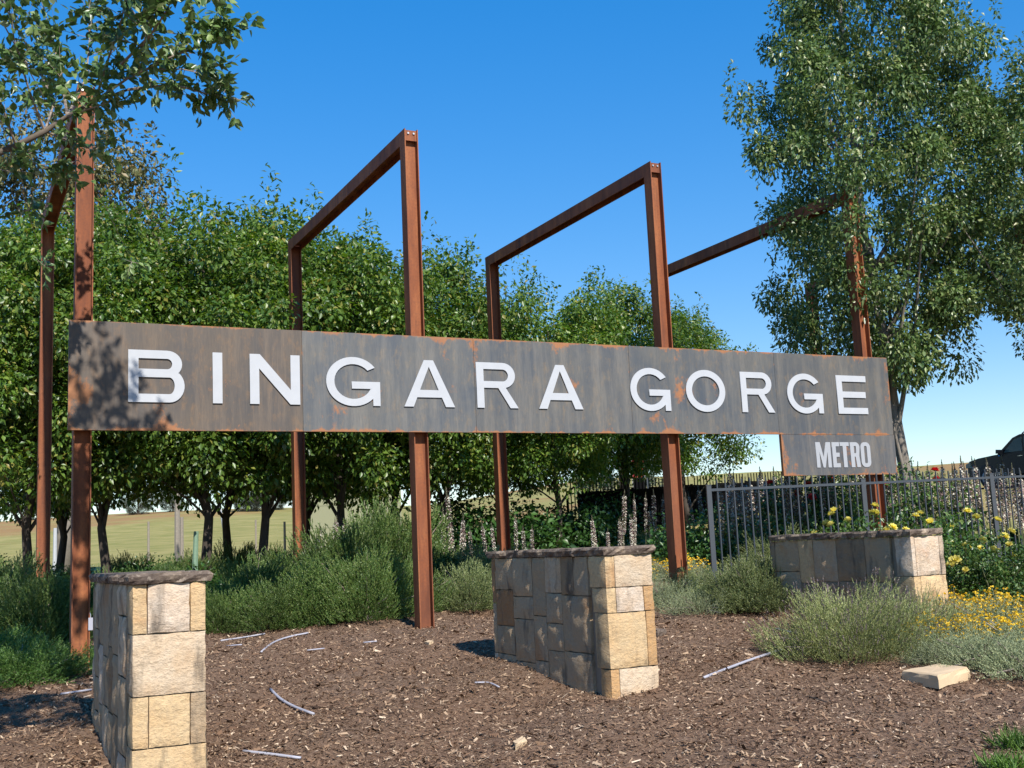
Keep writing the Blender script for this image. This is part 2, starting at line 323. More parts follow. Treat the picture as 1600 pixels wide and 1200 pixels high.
# ------------------------------------------------------------------ rusted portal frames
O = Vector((-4.754, 11.90, 0)); HF = 6.96; BK = 5.63; FA, FC, TF, TW, FY = .185, .18, .013, .012, .06
S_FR = [.062, 3.977, 7.714, 11.415, 15.35]
def frame(s, label, dots):
    p = O + D*s; z0 = gz((p+B*.15).x, (p+B*.15).y)
    t = thing('portal_frame', label, 'steel frame', (p.x, p.y, z0), RZ, 'rusted steel frames carrying the sign')
    q = p + B*(BK-.1); zb = gz(q.x, q.y)-z0-.15; H = HF-z0; g = .0015
    y0, y1 = FY, FY+FC; b0, b1 = BK-FC, BK
    def flange(mb, x0, x1, ya, yb, zl, zu):      # z tops differ at ya and yb
        mb.hexa([(x0,ya,zl[0]),(x1,ya,zl[0]),(x1,yb,zl[1]),(x0,yb,zl[1]),(x0,ya,zu[0]),(x1,ya,zu[0]),(x1,yb,zu[1]),(x0,yb,zu[1])])
    m = MB()
    for x0 in (0, FA-TF): flange(m, x0, x0+TF, y0, y1, (-.15, -.15), (H-g, H-FC-g))
    flange(m, TF, FA-TF, (y0+y1-TW)/2, (y0+y1+TW)/2, (-.15, -.15), (H-FC/2, H-FC/2-TW))
    link('front_post', m.mesh('front_post'), M['corten'], t)
    m = MB()
    for x0 in (0, FA-TF): flange(m, x0, x0+TF, b0, b1, (zb, zb), (H-FC-g, H-g))
    flange(m, TF, FA-TF, (b0+b1-TW)/2, (b0+b1+TW)/2, (zb, zb), (H-FC/2-TW, H-FC/2))
    link('back_post', m.mesh('back_post'), M['corten'], t)
    m = MB()
    for x0 in (0, FA-TF):
        m.hexa([(x0,y1,H-FC),(x0+TF,y1,H-FC),(x0+TF,b0,H-FC),(x0,b0,H-FC),(x0,y0,H),(x0+TF,y0,H),(x0+TF,b1,H),(x0,b1,H)])
    m.box(TF, FA-TF, (y0+y1)/2+.01, (b0+b1)/2-.01, H-FC/2-TW/2, H-FC/2+TW/2)
    bm = link('beam', m.mesh('beam'), M['corten'], t)
    m = MB(); m.box(TF+.001, FA-TF-.001, y0+.022, y0+.034, H-.15, H-.012); pl = link('end_plate', m.mesh('end_plate'), M['corten'], t)
    for xx in (.055, FA-.055):
        m = MB(); m.tube([(xx, y0+.022, H-.055), (xx, y0+.006, H-.055)], [.017, .014], 6); link('bolt', m.mesh('bolt'), M['bolt'], pl)
    if dots:
        for zz in (1.2, 2.6, 3.6, 4.9):
            m = MB(); m.tube([(.002, b0+.06, zz), (-.008, b0+.06, zz)], .012, 6); link('bolt', m.mesh('bolt'), M['bolt'], t)
        for yy in (1.4, 2.6, 4.0):
            m = MB(); m.tube([(.002, yy, H-.09), (-.008, yy, H-.09)], .012, 6); link('bolt', m.mesh('bolt'), M['bolt'], t)
    return t
for s, lb, dt in zip(S_FR, ['leftmost rusted steel portal frame, half hidden by the overhanging branch', 'tall rusted steel portal frame rising between the letters N and R of the sign',
        'rusted steel portal frame standing right of the middle stone pillar', 'rusted steel portal frame at the right end of the sign, beside the poplar trunk',
        'farthest rusted steel portal frame, mostly hidden by the right hand trees'], (1, 0, 0, 0, 0)): frame(s, lb, dt)
m = MB(); p = O+D*.2+B*.05
tg = thing('cable_tag', 'small white tag tied low on the leftmost rusted post', 'tag', (p.x, p.y, 0), RZ)
zt = gz(p.x, p.y)+.42; m.box(.03, .075, -.004, .0, zt, zt+.13); link('plate', m.mesh('plate'), M['pipe'], tg)
m = MB(); m.tube([(.05, -.002, zt+.128), (.052, .0, zt+.16), (.045, .012, zt+.18)], .004, 5); link('tie', m.mesh('tie'), M['letter'], tg)

# ------------------------------------------------------------------ the long sign
ZB, SH, SL = 3.046, 1.2, 11.84
sign = thing('entrance_sign', 'long weathered steel sign board with white capital letters across the frames', 'sign', (O.x, O.y, 0), RZ)
JO = [0] + [on_sign(x, 600)[0] for x in (473, 742, 985, 1212)] + [SL]
TINT = [(1.05, .84, .68), (1.12, 1.14, 1.15), (1.06, 1.06, 1.05), (1.0, 1.02, 1.03), (.98, .97, .95)]
for k in range(5):
    m = MB(); x0, x1 = JO[k], JO[k+1]-.004; m.box(0, x1-x0, 0, .045, 0, SH)
    o = link('steel_sheet', m.mesh('steel_sheet'), M['sheet'], sign, (x0, 0, ZB)); o.color = (*TINT[k], 1)
    if k == 0: o['label'] = 'browner sheet at the left end'
for zz in (ZB+.12, ZB+SH-.17):
    m = MB(); m.box(.03, SL-.03, .0465, .058, zz, zz+.05); link('rail', m.mesh('rail'), M['corten'], sign)
def arc(cx, cy, rx, ry, a0, a1, n=18): return [(cx+rx*math.cos(math.radians(a0+(a1-a0)*i/n)), cy+ry*math.sin(math.radians(a0+(a1-a0)*i/n))) for i in range(n+1)]
def glyph(ch, w, h, t):
    e = t*.86
    if ch == 'I': return [[(0,0),(w,0),(w,h),(0,h)]]
    if ch == 'E':
        return [[(0,0),(w,0),(w,e),(t,e),(t,h/2-e/2),(w*.96,h/2-e/2),(w*.96,h/2+e/2),(t,h/2+e/2),(t,h-e),(w,h-e),(w,h),(0,h)]]
    if ch == 'N':
        return [[(0,0),(t,0),(t,h-t*1.55),(w-t*1.08,0),(w,0),(w,h),(w-t,h),(w-t,t*1.55),(t*1.08,h),(0,h)]]
    if ch == 'T': return [[(w/2-t/2,0),(w/2+t/2,0),(w/2+t/2,h-t*.8),(w,h-t*.8),(w,h),(0,h),(0,h-t*.8),(w/2-t/2,h-t*.8)]]
    if ch == 'M': return [[(0,0),(t*.9,0),(t*.9,h*.62),(w/2-t*.28,0),(w/2+t*.28,0),(w-t*.9,h*.62),(w-t*.9,0),(w,0),(w,h),(w-t*1.15,h),(w/2,h*.38),(t*1.15,h),(0,h)]]
    if ch == 'A':
        c = t*1.02; y1, y2 = h*.20, h*.20+e; sl = (w/2-c*.5)/h
        lo = lambda y: c*1.12+(w/2-c*1.12)*y/(h*.86)
        return [[(0,0),(c*1.12,0),(lo(y1),y1),(w-lo(y1),y1),(w-c*1.12,0),(w,0),(w/2+c*.55,h),(w/2-c*.55,h)], [(lo(y2),y2),(w-lo(y2),y2),(w/2,h*.86)]]
    if ch == 'O':
        return [arc(w/2,h/2,w/2,h/2+.006,0,360,40)[:-1], arc(w/2,h/2,w/2-t,h/2-e,0,360,40)[:-1]]
    if ch == 'o':                                  # condensed block O
        r = w*.42; ri = r-t*.55
        return [arc(r,r,r,r,180,270,6)+arc(w-r,r,r,r,270,360,6)+arc(w-r,h-r,r,r,0,90,6)+arc(r,h-r,r,r,90,180,6),
                arc(r,r,r-t*.95,r-t*.8,180,270,5)+arc(w-r,r,r-t*.95,r-t*.8,270,360,5)+arc(w-r,h-r,r-t*.95,r-t*.8,0,90,5)+arc(r,h-r,r-t*.95,r-t*.8,90,180,5)]
    if ch == 'G':
        rx, ry = w/2, h/2+.006; xs_ = w-t*.92; a1 = math.degrees(math.acos((xs_-w/2)/rx))
        return [arc(w/2,h/2,rx,ry,36,360-a1,34)+[(xs_,0),(w,0),(w,h*.50),(w*.47,h*.50),(w*.47,h*.50-e),(w-t*1.02,h*.50-e)]+arc(w/2,h/2,rx-t,ry-e,335,40,26)]
    if ch in 'BR':
        hb = h*.52 if ch == 'B' else h*.56; y0 = h-hb; rr = hb/2; ex = min(rr*1.08, w*.55); wt = w*.955 if ch == 'B' else w*.94
        up = [(t,y0+e),(wt-ex,y0+e)]+arc(wt-ex,h-rr,ex-t,rr-e,-90,90,14)+[(t,h-e)]
        if ch == 'B':
            rb = (h-hb+e)/2; yb = rb
            return [[(0,0),(w-ex,0)]+arc(w-ex,rb,ex,rb,-90,52,12)+arc(wt-ex,h-rr,ex,rr,-46,90,12)+[(0,h)], up, [(t,e),(w-ex,e)]+arc(w-ex,rb,ex-t,rb-e,-90,90,12)+[(t,2*rb-e)]]
        return [[(0,0),(t,0),(t,y0),(w*.52,y0),(w-t*1.15,0),(w,0),(w*.52+t*1.06,y0+.004)]+arc(wt-ex,h-rr,ex,rr,-62,90,14)+[(0,h)], up]
    if ch == 'r':
        r = w*.42
        return [[(0,0),(t,0),(t,h*.42),(w*.5,h*.42),(w-t*1.02,0),(w,0),(w-t*.25,h*.46)]+arc(w-r,h-r,r,r,0,90,6)+[(0,h)], [(t,h*.56),(w-t,h*.56),(w-t,h-t*.8),(t,h-t*.8)]]
def letter(ch, w, h, t, th):
    cu = bpy.data.curves.new('letter', 'CURVE'); cu.dimensions = '2D'; cu.fill_mode = 'BOTH'; cu.extrude = th/2
    for poly in glyph(ch, w, h, t):
        sp = cu.splines.new('POLY'); sp.points.add(len(poly)-1); sp.use_cyclic_u = True
        for q, (x, y) in zip(sp.points, poly): q.co = (x, y, 0, 1)
    to = bpy.data.objects.new('tmp', cu); col.objects.link(to); dg = bpy.context.evaluated_depsgraph_get()
    me = bpy.data.meshes.new_from_object(to.evaluated_get(dg)); bpy.data.objects.remove(to); me.name = 'letter'
    n = np.empty(len(me.vertices)*3, np.float32); me.vertices.foreach_get('co', n); n = n.reshape(-1, 3)
    n = np.stack([n[:, 0], -n[:, 2], n[:, 1]], -1); me.vertices.foreach_set('co', n.ravel()); me.update()
    me.materials.clear(); return me
for ch, xa, xb, ya, yb in [('B',200,288,547,630),('I',332,347,552,631),('N',390,468,555,633),('G',509,593,559,636),('A',630,709,565,637),('R',744,808,568,638),
        ('A',840,909,572,639),('G',984,1046,578,641),('O',1071,1132,581,643),('R',1157,1208,583,644),('G',1229,1284,586,645),('E',1307,1353,588,646)]:
    ym = (ya+yb)/2; s0, s1 = on_sign(xa, ym)[0], on_sign(xb, ym)[0]
    me = letter(ch, s1-s0, .583, .108 if ch not in 'RGO' else .100, .012)
    link('letter', me, M['letter'], sign, (s0, -.0125, ZB+.312))
ms = thing('name_panel', 'small weathered steel panel with white block letters under the right end of the long sign', 'sign', (O.x, O.y, 0), RZ)
s0 = on_sign(1222, 700)[0]; zb = ZB-.002-.6; m = MB(); m.box(0, SL-s0+.01, .004, .05, 0, .6)
o = link('steel_sheet', m.mesh('steel_sheet'), M['sheet'], ms, (s0, 0, zb)); o.color = (.98, .98, 1.0, 1)
m = MB(); m.box(s0+.05, SL-.05, .0515, .0585, zb+.1, zb+.15); link('rail', m.mesh('rail'), M['corten'], ms)
for ch, xa, xb in [('M',1275,1298),('E',1300.5,1312),('T',1313,1327),('r',1329,1343.5),('o',1345,1360)]:
    a_, b_ = on_sign(xa, 709)[0], on_sign(xb, 709)[0]
    link('letter', letter(ch, b_-a_, .375, .072, .008), M['greyletter'], ms, (a_, -.0005, zb+.112))

# ------------------------------------------------------------------ sandstone pillars
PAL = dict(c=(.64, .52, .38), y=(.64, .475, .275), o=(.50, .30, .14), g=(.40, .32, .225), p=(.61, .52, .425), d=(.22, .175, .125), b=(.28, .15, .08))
def block(dim, face_axes, amp, seed):
    """rough-faced stone of size dim: a grid on each face, pushed in and out by noise"""
    r = np.random.default_rng(seed); V = []; F = []; idx = {}; off = Vector(r.uniform(0, 50, 3))
    n_ = [max(2, min(9, int(q/.045))) for q in dim]; nx_, ny_, nz_ = n_
    def vid(i, j, k):
        if (i, j, k) in idx: return idx[i, j, k]
        ijk = (i, j, k); p = Vector((i/nx_*dim[0], j/ny_*dim[1], k/nz_*dim[2])); on = [ijk[a_] in (0, n_[a_]) for a_ in range(3)]; cnt = sum(on); q = p+off
        for a_ in range(3):
            if not on[a_]: continue
            sg = 1 if ijk[a_] else -1
            if cnt == 1 and a_ in face_axes: p[a_] += sg*(.006+amp*(noise.noise(q*7)+.6*noise.noise(q*17)+.9*max(0, noise.noise(q*4+Vector((9, 0, 0))))))
            elif cnt > 1: p[a_] -= sg*(.002+.011*max(0, noise.noise(q*13)))
        idx[ijk] = len(V); V.append(tuple(p)); return idx[ijk]
    def grid(f, n1, n2, flip):
        for a_ in range(n1):
            for b_ in range(n2):
                q = [vid(*f(a_, b_)), vid(*f(a_+1, b_)), vid(*f(a_+1, b_+1)), vid(*f(a_, b_+1))]; F.append(tuple(q[::-1] if flip else q))
    grid(lambda a_, b_: (a_, 0, b_), nx_, nz_, False); grid(lambda a_, b_: (a_, ny_, b_), nx_, nz_, True)
    grid(lambda a_, b_: (0, a_, b_), ny_, nz_, True); grid(lambda a_, b_: (nx_, a_, b_), ny_, nz_, False)
    m = MB(); m.v = V; m.f = F; me = m.mesh('stone_block', True); me.set_sharp_from_angle(angle=math.radians(32)); return me
def ashlar(u0, u1, z0, z1, out, r):
    w_, h_ = u1-u0, z1-z0
    if w_ > .52 or (w_ > h_*1.35 and w_ > .44): c = u0+w_*r.uniform(.36, .64); ashlar(u0, c, z0, z1, out, r); ashlar(c, u1, z0, z1, out, r)
    elif h_ > .58: c = z0+h_*r.uniform(.34, .66); ashlar(u0, u1, z0, c, out, r); ashlar(u0, u1, c, z1, out, r)
    else: out.append((u0, u1, z0, z1))
def pillar(px, Yn, w_, l_, label, ztop, courses, side, seed):
    """local x across (D), local y along (B). courses from the top down: (height, [(fraction, colour), ...]) on the sunlit end"""
    p = at(px, 900, Yn); zb = gz(p.x, p.y) - .12
    t = thing('stone_pillar', label, 'pillar', (p.x, p.y, zb), RZ, 'sandstone pillars in front of the sign')
    r = random.Random(seed); H = ztop-.07-zb; k = [seed*100]; T = .085; g = .0025
    def put(x0, x1, y0, y1, z0, z1, c, axes):
        k[0] += 1; me = block((x1-x0-g, y1-y0-g, z1-z0-g), axes, .015, k[0])
        o = link('stone_block', me, M['stone'], t, (x0+g/2, y0+g/2, z0+g/2)); q = PAL[c]; v = r.uniform(.88, 1.1); o.color = (q[0]*v, q[1]*v, q[2]*v, 1)
    m = MB(); m.box(.035, w_-.035, .035, l_-.035, .02, H-.01); link('core', m.mesh('core'), M['mortar'], t)
    z1 = H; full = []
    for h_, row in courses:
        z0 = max(0, z1-h_)
        if z0 < .06: z0 = 0
        strips = len(row) > 1; x = 0; tot = sum(q[0] for q in row)
        for n_, (fr, c) in enumerate(row):
            x1 = x + w_*fr/tot; cor = n_ in (0, len(row)-1)
            dep = r.uniform(.16, .30) if (strips and cor) else T+.03
            put(x, x1, 0, dep, z0, z1, c, (0, 1) if cor else (1,))
            x = x1
        full.append((z0, z1, dep if not strips else .17)); z1 = z0
        if z0 <= 0: break
    ys_ = .31
    for (z0, z1, dep) in full:                        # fill behind the corner stones
        for xa, xb in ((0, T), (w_-T, w_)): pass
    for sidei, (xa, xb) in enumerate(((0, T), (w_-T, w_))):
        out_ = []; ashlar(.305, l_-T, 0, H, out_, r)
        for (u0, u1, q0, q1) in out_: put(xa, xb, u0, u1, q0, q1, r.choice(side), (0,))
    out_ = []; ashlar(0, w_, 0, H, out_, r)
    for (u0, u1, q0, q1) in out_: put(u0, u1, l_-T, l_, q0, q1, r.choice(side), (0, 1))
    # infill stones closing the gap between the corner stones and the side cladding
    for (z0, z1, dep) in full:
        for xa, xb in ((0.004, T), (w_-T, w_-.004)): put(xa, xb, T+.032, .303, z0+.002, z1-.002, r.choice(side), (0,)) if dep == T+.03 else None
    # cap
    rr = np.random.default_rng(seed); nu, nv = 40, 12; ov = .026; xs_ = np.linspace(-ov, w_+ov, nv); ys2 = np.linspace(-ov, l_+ov, nu); V = []; F = []
    ring = [(x, ys2[0]) for x in xs_[:-1]]+[(xs_[-1], y) for y in ys2[:-1]]+[(x, ys2[-1]) for x in xs_[:0:-1]]+[(xs_[0], y) for y in ys2[:0:-1]]; n = len(ring)
    cxm, cym = w_/2, l_/2; jag = rr.normal(0, .008, n); jag = jag+np.roll(jag, 1)
    for lev, (zz, ins) in enumerate(((0, .012), (.022, .002), (.048, -.004), (.068, .008))):
        for i_, (x, y) in enumerate(ring):
            q = Vector((x-cxm, y-cym, 0)); s_ = Vector((math.copysign(1, q.x) if x in (xs_[0], xs_[-1]) else 0, math.copysign(1, q.y) if y in (ys2[0], ys2[-1]) else 0, 0))
            d_ = jag[i_]*(1 if lev < 3 else .7)-ins+rr.normal(0, .006); V.append((x+s_.x*d_, y+s_.y*d_, H+.002+zz+(rr.normal(0, .002) if lev else 0)))
    for lev in range(3):
        for i_ in range(n): j_ = (i_+1) % n; F.append((lev*n+i_, lev*n+j_, (lev+1)*n+j_, (lev+1)*n+i_))
    F.append(tuple(range(n))[::-1]); F.append(tuple(range(3*n, 4*n)))
    m = MB(); m.v = V; m.f = F; link('cap_slab', m.mesh('cap_slab'), M['cap'], t)
    return t
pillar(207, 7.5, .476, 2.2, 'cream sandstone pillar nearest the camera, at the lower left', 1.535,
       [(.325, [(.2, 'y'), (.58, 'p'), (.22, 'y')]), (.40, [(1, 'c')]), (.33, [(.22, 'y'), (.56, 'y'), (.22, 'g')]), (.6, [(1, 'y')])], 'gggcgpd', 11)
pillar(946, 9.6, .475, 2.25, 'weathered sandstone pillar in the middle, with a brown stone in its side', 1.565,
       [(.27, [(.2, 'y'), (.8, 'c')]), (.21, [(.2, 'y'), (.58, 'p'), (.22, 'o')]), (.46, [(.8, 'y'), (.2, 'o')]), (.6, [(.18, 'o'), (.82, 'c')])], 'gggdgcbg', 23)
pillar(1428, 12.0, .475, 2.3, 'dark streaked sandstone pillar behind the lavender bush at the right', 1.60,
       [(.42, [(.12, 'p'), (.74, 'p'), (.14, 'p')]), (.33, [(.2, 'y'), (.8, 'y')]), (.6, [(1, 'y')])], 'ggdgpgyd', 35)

# ------------------------------------------------------------------ fences
def fence(p0, step, npan, picks, label, ztops, hgt, mat, r_p, name='picket_fence', over=.14, grp=None):
    t = thing(name, label, 'fence', (p0.x, p0.y, gz(p0.x, p0.y)), 0, grp); base = Vector((p0.x, p0.y, gz(p0.x, p0.y)))
    for i_ in range(npan+1):
        q = p0+step*i_; zt = ztops(i_); g0 = gz(q.x, q.y)-.1; m = MB(); h = .03
        m.box(q.x-h-base.x, q.x+h-base.x, q.y-h-base.y, q.y+h-base.y, g0-base.z, zt-base.z); link('post', m.mesh('post'), mat, t)
        m = MB(); m.box(q.x-h-.004-base.x, q.x+h+.004-base.x, q.y-h-.004-base.y, q.y+h+.004-base.y, zt-base.z, zt+.012-base.z); link('post_cap', m.mesh('post_cap'), mat, t)
    u = step.normalized(); nrm = Vector((-u.y, u.x, 0))
    for i_ in range(npan):
        q0 = p0+step*i_; q1 = p0+step*(i_+1)
        for dz in (-.055, -hgt+.05):
            a_ = q0+u*.031; b_ = q1-u*.031; za, zb_ = ztops(i_)+dz, ztops(i_+1)+dz; c = []
            for (q, z) in ((a_, za), (b_, zb_)):
                for s_ in (-.017, .017):
                    for d_ in (-.017, .017): c.append((q+nrm*s_+Vector((0, 0, z+d_)))-base)
            m = MB(); m.hexa([c[0], c[4], c[6], c[2], c[1], c[5], c[7], c[3]]); link('rail', m.mesh('rail'), mat, t)
        for k in range(1, picks):
            f = k/picks; q = q0+step*f; zt = ztops(i_)*(1-f)+ztops(i_+1)*f+over-.055
            link('picket', PK[r_p], mat, t, (q.x-base.x, q.y-base.y, zt-base.z), math.atan2(u.y, u.x))
    return t
PK = {}
for r_, hh in ((.008, 1.50), (.010, 1.7)):
    m = MB(); m.box(-r_, r_, -r_, r_, -hh, -.02); n = len(m.v); m.v += [(-r_, -r_, -.02), (r_, -r_, -.02), (r_, r_, -.02), (-r_, r_, -.02), (0, 0, 0)]
    m.f += [(n, n+1, n+4), (n+1, n+2, n+4), (n+2, n+3, n+4), (n+3, n, n+4)]; PK[r_] = m.mesh('picket')
FD0 = 14.4; fa = at(1107, 759, FD0); stp = Vector((.1676*FD0, .1008*FD0, 0)); za = fa.z
zc = at(1542, 741, FD0*1.2016).z
fence(Vector((fa.x, fa.y, 0)), stp, 4, 20, 'grey metal picket fence in front of the flower drift at the right', lambda i_: za+(zc-za)*i_/2, 1.36, M['fence'], .008)
f0 = at(886, 768, 27.0); f1 = at(1165, 752, 31)
fence(Vector((f0.x, f0.y, 0)), Vector(((f1.x-f0.x)/3, (f1.y-f0.y)/3, 0)), 4, 18, 'black spear topped fence in the shade beyond the row trees', lambda i_: f0.z+(f1.z-f0.z)*i_/3, 1.5, M['shadedblack'], .010, over=.28)
# screen behind the black fence, its black standing in for deep tree shade
t = thing('screen_wall', 'screen wall behind the spear topped fence, blackened to stand in for tree shade', 'wall', (f0.x+.3, f0.y+.5, gz(f0.x, f0.y)-.2), math.atan2(f1.y-f0.y, f1.x-f0.x))
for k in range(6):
    m = MB(); m.box(k*1.25, k*1.25+1.24, 0, .06, 0, f0.z+.02-gz(f0.x, f0.y)+.2+k*.05); link('panel', m.mesh('panel'), M['shadedblack'], t)

# ------------------------------------------------------------------ leaves
def leaves(C, AX, N, ln, wd, detailed=False):
    """diamond leaves folded along the midrib; C centres, AX length axes, N rough normals"""
    AX = AX/np.linalg.norm(AX, axis=1, keepdims=True); S = np.cross(AX, N); S /= np.linalg.norm(S, axis=1, keepdims=True)+1e-9; N = np.cross(S, AX)
    l_ = ln[:, None]; w_ = wd[:, None]; n = len(C); k = np.arange(n)[:, None]
    if detailed:
        P = [C, C+AX*l_*.28+S*w_*.48+N*w_*.14, C+AX*l_*.62+S*w_*.40+N*w_*.10, C+AX*l_-N*l_*.10, C+AX*l_*.62-S*w_*.40+N*w_*.10, C+AX*l_*.28-S*w_*.48+N*w_*.14]
        V = np.stack(P, 1).reshape(-1, 3); F = np.concatenate([k*6+np.array([[0, 1, 2, 3]]), k*6+np.array([[0, 3, 4, 5]])], 1).reshape(-1, 4)
    else:
        P = [C, C+AX*l_*.45+S*w_*.5+N*w_*.15, C+AX*l_-N*l_*.08, C+AX*l_*.45-S*w_*.5+N*w_*.15]
        V = np.stack(P, 1).reshape(-1, 3); F = np.concatenate([k*4+np.array([[0, 1, 2]]), k*4+np.array([[0, 2, 3]])], 1).reshape(-1, 3)
    return V, F
def unit(n, r): v = r.normal(size=(n, 3)); return v/np.linalg.norm(v, axis=1, keepdims=True)
def clump_leaves(cent, rad, per, size, r, droop=.5, flat=.8):
    n = len(cent); C = np.repeat(cent, per, 0); R_ = np.repeat(rad, per)[:, None]
    u = unit(n*per, r); rr = r.random((n*per, 1))**.45; off = u*rr*R_*np.array([1, 1, flat]); C = C+off
    ax = u*.8+unit(n*per, r)*.8+np.array([0, 0, -droop]); nr = u*.6+unit(n*per, r)*.7+np.array([0, 0, .7])
    ln = size*r.uniform(.5, 1.35, n*per); return C, ax, nr, ln, ln*r.uniform(.45, .65, n*per)
def crown_mesh(name, prof, z0, z1, nclump, per, size, r, crad=(.4, .7), inner=.45, droop=.5, bump=.18):
    """prof(t) radius for t 0..1 up the crown"""
    tt = r.random(nclump*3); keep = r.random(nclump*3) < (np.array([prof(q) for q in tt])/max(prof(q) for q in np.linspace(0, 1, 20)))**1.2; tt = tt[keep][:nclump]; n = len(tt)
    an = r.uniform(0, 2*np.pi, n); rad = np.array([prof(q) for q in tt])*(inner+(1-inner)*r.random(n)**.5)*(1+bump*np.sin(an*3+tt*7)+r.normal(0, bump*.5, n))
    C = np.stack([np.cos(an)*rad, np.sin(an)*rad, z0+(z1-z0)*tt], -1); cr_ = r.uniform(*crad, n)
    # small shoots that break the outline
    a = clump_leaves(C, cr_, per, size, r, droop); ns_ = n//2; pick = r.integers(0, n, ns_); dirs = C[pick]*np.array([1, 1, 0]); dirs /= np.linalg.norm(dirs, axis=1, keepdims=True)+1e-6
    tip = C[pick]+(dirs*.5+np.array([0, 0, .9]))*cr_[pick][:, None]*r.uniform(.8, 1.55, (ns_, 1))
    b_ = clump_leaves(tip, cr_[pick]*.30, max(8, per//9), size, r, 0, 2.1)
    V, F = leaves(*[np.concatenate([p, q]) for p, q in zip(a, b_)]); return np_mesh(name, V, F), C
def limbs(trunk, C, r, nl, rad, start=.35):
    """trunk polyline + limbs running to some of the clump centres"""
    m = MB(); n = len(trunk); m.tube(trunk, [rad*(1-.75*i_/(n-1)) for i_ in range(n)], 9)
    for k in r.choice(len(C), min(nl, len(C)), False):
        c = Vector(C[k]); f = start+(1-start)*r.random()*.75; q = f*(n-1); i_ = int(q); a_ = Vector(trunk[i_]).lerp(Vector(trunk[min(i_+1, n-1)]), q-i_)
        if a_.z > c.z-.1: a_ = Vector(trunk[max(1, i_-1)])
        md = a_.lerp(c, .45)+Vector((r.normal(0, .08), r.normal(0, .08), .12)); rr = rad*(1-.75*f)*.5
        m.tube([a_, a_.lerp(md, .5)+Vector((0, 0, .03)), md, md.lerp(c, .6)+Vector((0, 0, .06)), c], [rr, rr*.8, rr*.6, rr*.4, rr*.15], 5, False)
    return m.mesh('trunk', True)
def tree(name, mesh_c, mesh_t, mat_l, mat_t, loc, rz, sc_, label, group):
    t = thing(name, label, 'tree', loc, rz, group); t.scale = sc_
    link('trunk', mesh_t, mat_t, t); link('crown', mesh_c, mat_l, t); return t

# row trees: four different ones, placed again and again
ROW = []
for k in range(4):
    r = np.random.default_rng(100+k); prof = lambda t: (2.05*math.sin(math.pi*min(1, (t*.86+.12)))**.62)*(1 if t < .75 else 1-.55*(t-.75)/.25)
    cm, C = crown_mesh('crown', prof, 1.9, 6.9, 135, 330, .104, r, (.38, .70), .35, .6, .26)
    tr = [(0, 0, -.2), (.03, .02, .5), (r.normal(0, .06), r.normal(0, .06), 1.3), (r.normal(0, .1), r.normal(0, .1), 2.4), (r.normal(0, .12), 0, 4), (0, 0, 5.8)]
    ROW.append((cm, limbs(tr, C, r, 13, .105, .36)))
rows = [(45, 19.5, 'dense green row tree at the left edge behind the leftmost back post'), (165, 20.2, 'dense green row tree behind the left end of the sign, by the letter B'),
        (318, 20.8, 'dense green row tree behind the letter I, beside a pale green stake'), (412, 21.6, 'dense green row tree behind the letter N, in front of the field'),
        (535, 22.2, 'dense green row tree left of the tallest frame post, with a shed behind its trunk'), (700, 23.2, 'dense green row tree just right of the tallest frame post'),
        (872, 24.2, 'row tree with a leaning forked trunk above the middle stone pillar'), (985, 26.5, 'row tree behind the black fence, near the third frame post'), (1075, 28.5, 'last and smallest looking row tree, right of the third frame post'),
        (95, 23.5, 'row tree of the back line, behind the leftmost frame'), (360, 24.2, 'row tree of the back line with a slim dark trunk, above the field'), (478, 24.8, 'row tree of the back line behind the second back post'),
        (618, 25.8, 'row tree of the back line, left of the tallest frame post and beside the shed'), (790, 27.5, 'row tree of the back line behind the third back post')]
for k, (px, Yd, lb) in enumerate(rows):
    p = at(px, 850, Yd); r = random.Random(k); cm, tm = ROW[k % 4]; s_ = r.uniform(.97, 1.04)*float(np.interp(px, [0, 300, 480, 620, 720, 880, 1080], [.95, 1.07, 1.08, 1.0, .9, .84, .86]))
    tree('row_tree', cm, tm, M['row_leaf'], M['bark'], (p.x, p.y, gz(p.x, p.y)), r.uniform(0, 6.28), (s_, s_, s_*r.uniform(.95, 1.06)), lb, 'dense trees in a row behind the sign')

# gum tree far left, conifer far behind
r = np.random.default_rng(301); cm, C = crown_mesh('crown', lambda t: 4.2*math.sin(math.pi*min(1, t*.85+.12))**.6, 4, 13.2, 130, 260, .17, r, (.6, 1.1), .4, .7)
tm = limbs([(0, 0, -.3), (.2, 0, 2), (.1, .1, 5), (0, 0, 9)], C, r, 24, .3)
p = at(95, 800, 35); tree('gum_tree', cm, tm, M['gum_leaf'], M['palebark'], (p.x, p.y, gz(p.x, p.y)), 1.0, (1.08, 1.08, 1.12), 'tall olive brown gum tree behind the row at the far left', None)
GUM = (cm.copy(), tm.copy()); [q.materials.clear() for q in GUM]
r = np.random.default_rng(302); cm, C = crown_mesh('crown', lambda t: 2.3*(1-t)+.12, 1.2, 12, 110, 130, .16, r, (.3, .6), .5, .2)
tm = limbs([(0, 0, -.3), (0, 0, 3), (0, 0, 7), (0, 0, 11.8)], C, r, 12, .2); p = at(975, 800, 42)
tree('conifer_tree', cm, tm, M['far_leaf'], M['bark'], (p.x, p.y, gz(p.x, p.y)), 0, (.75, .75, .68), 'pointed grey green conifer tip showing above the row trees', None)
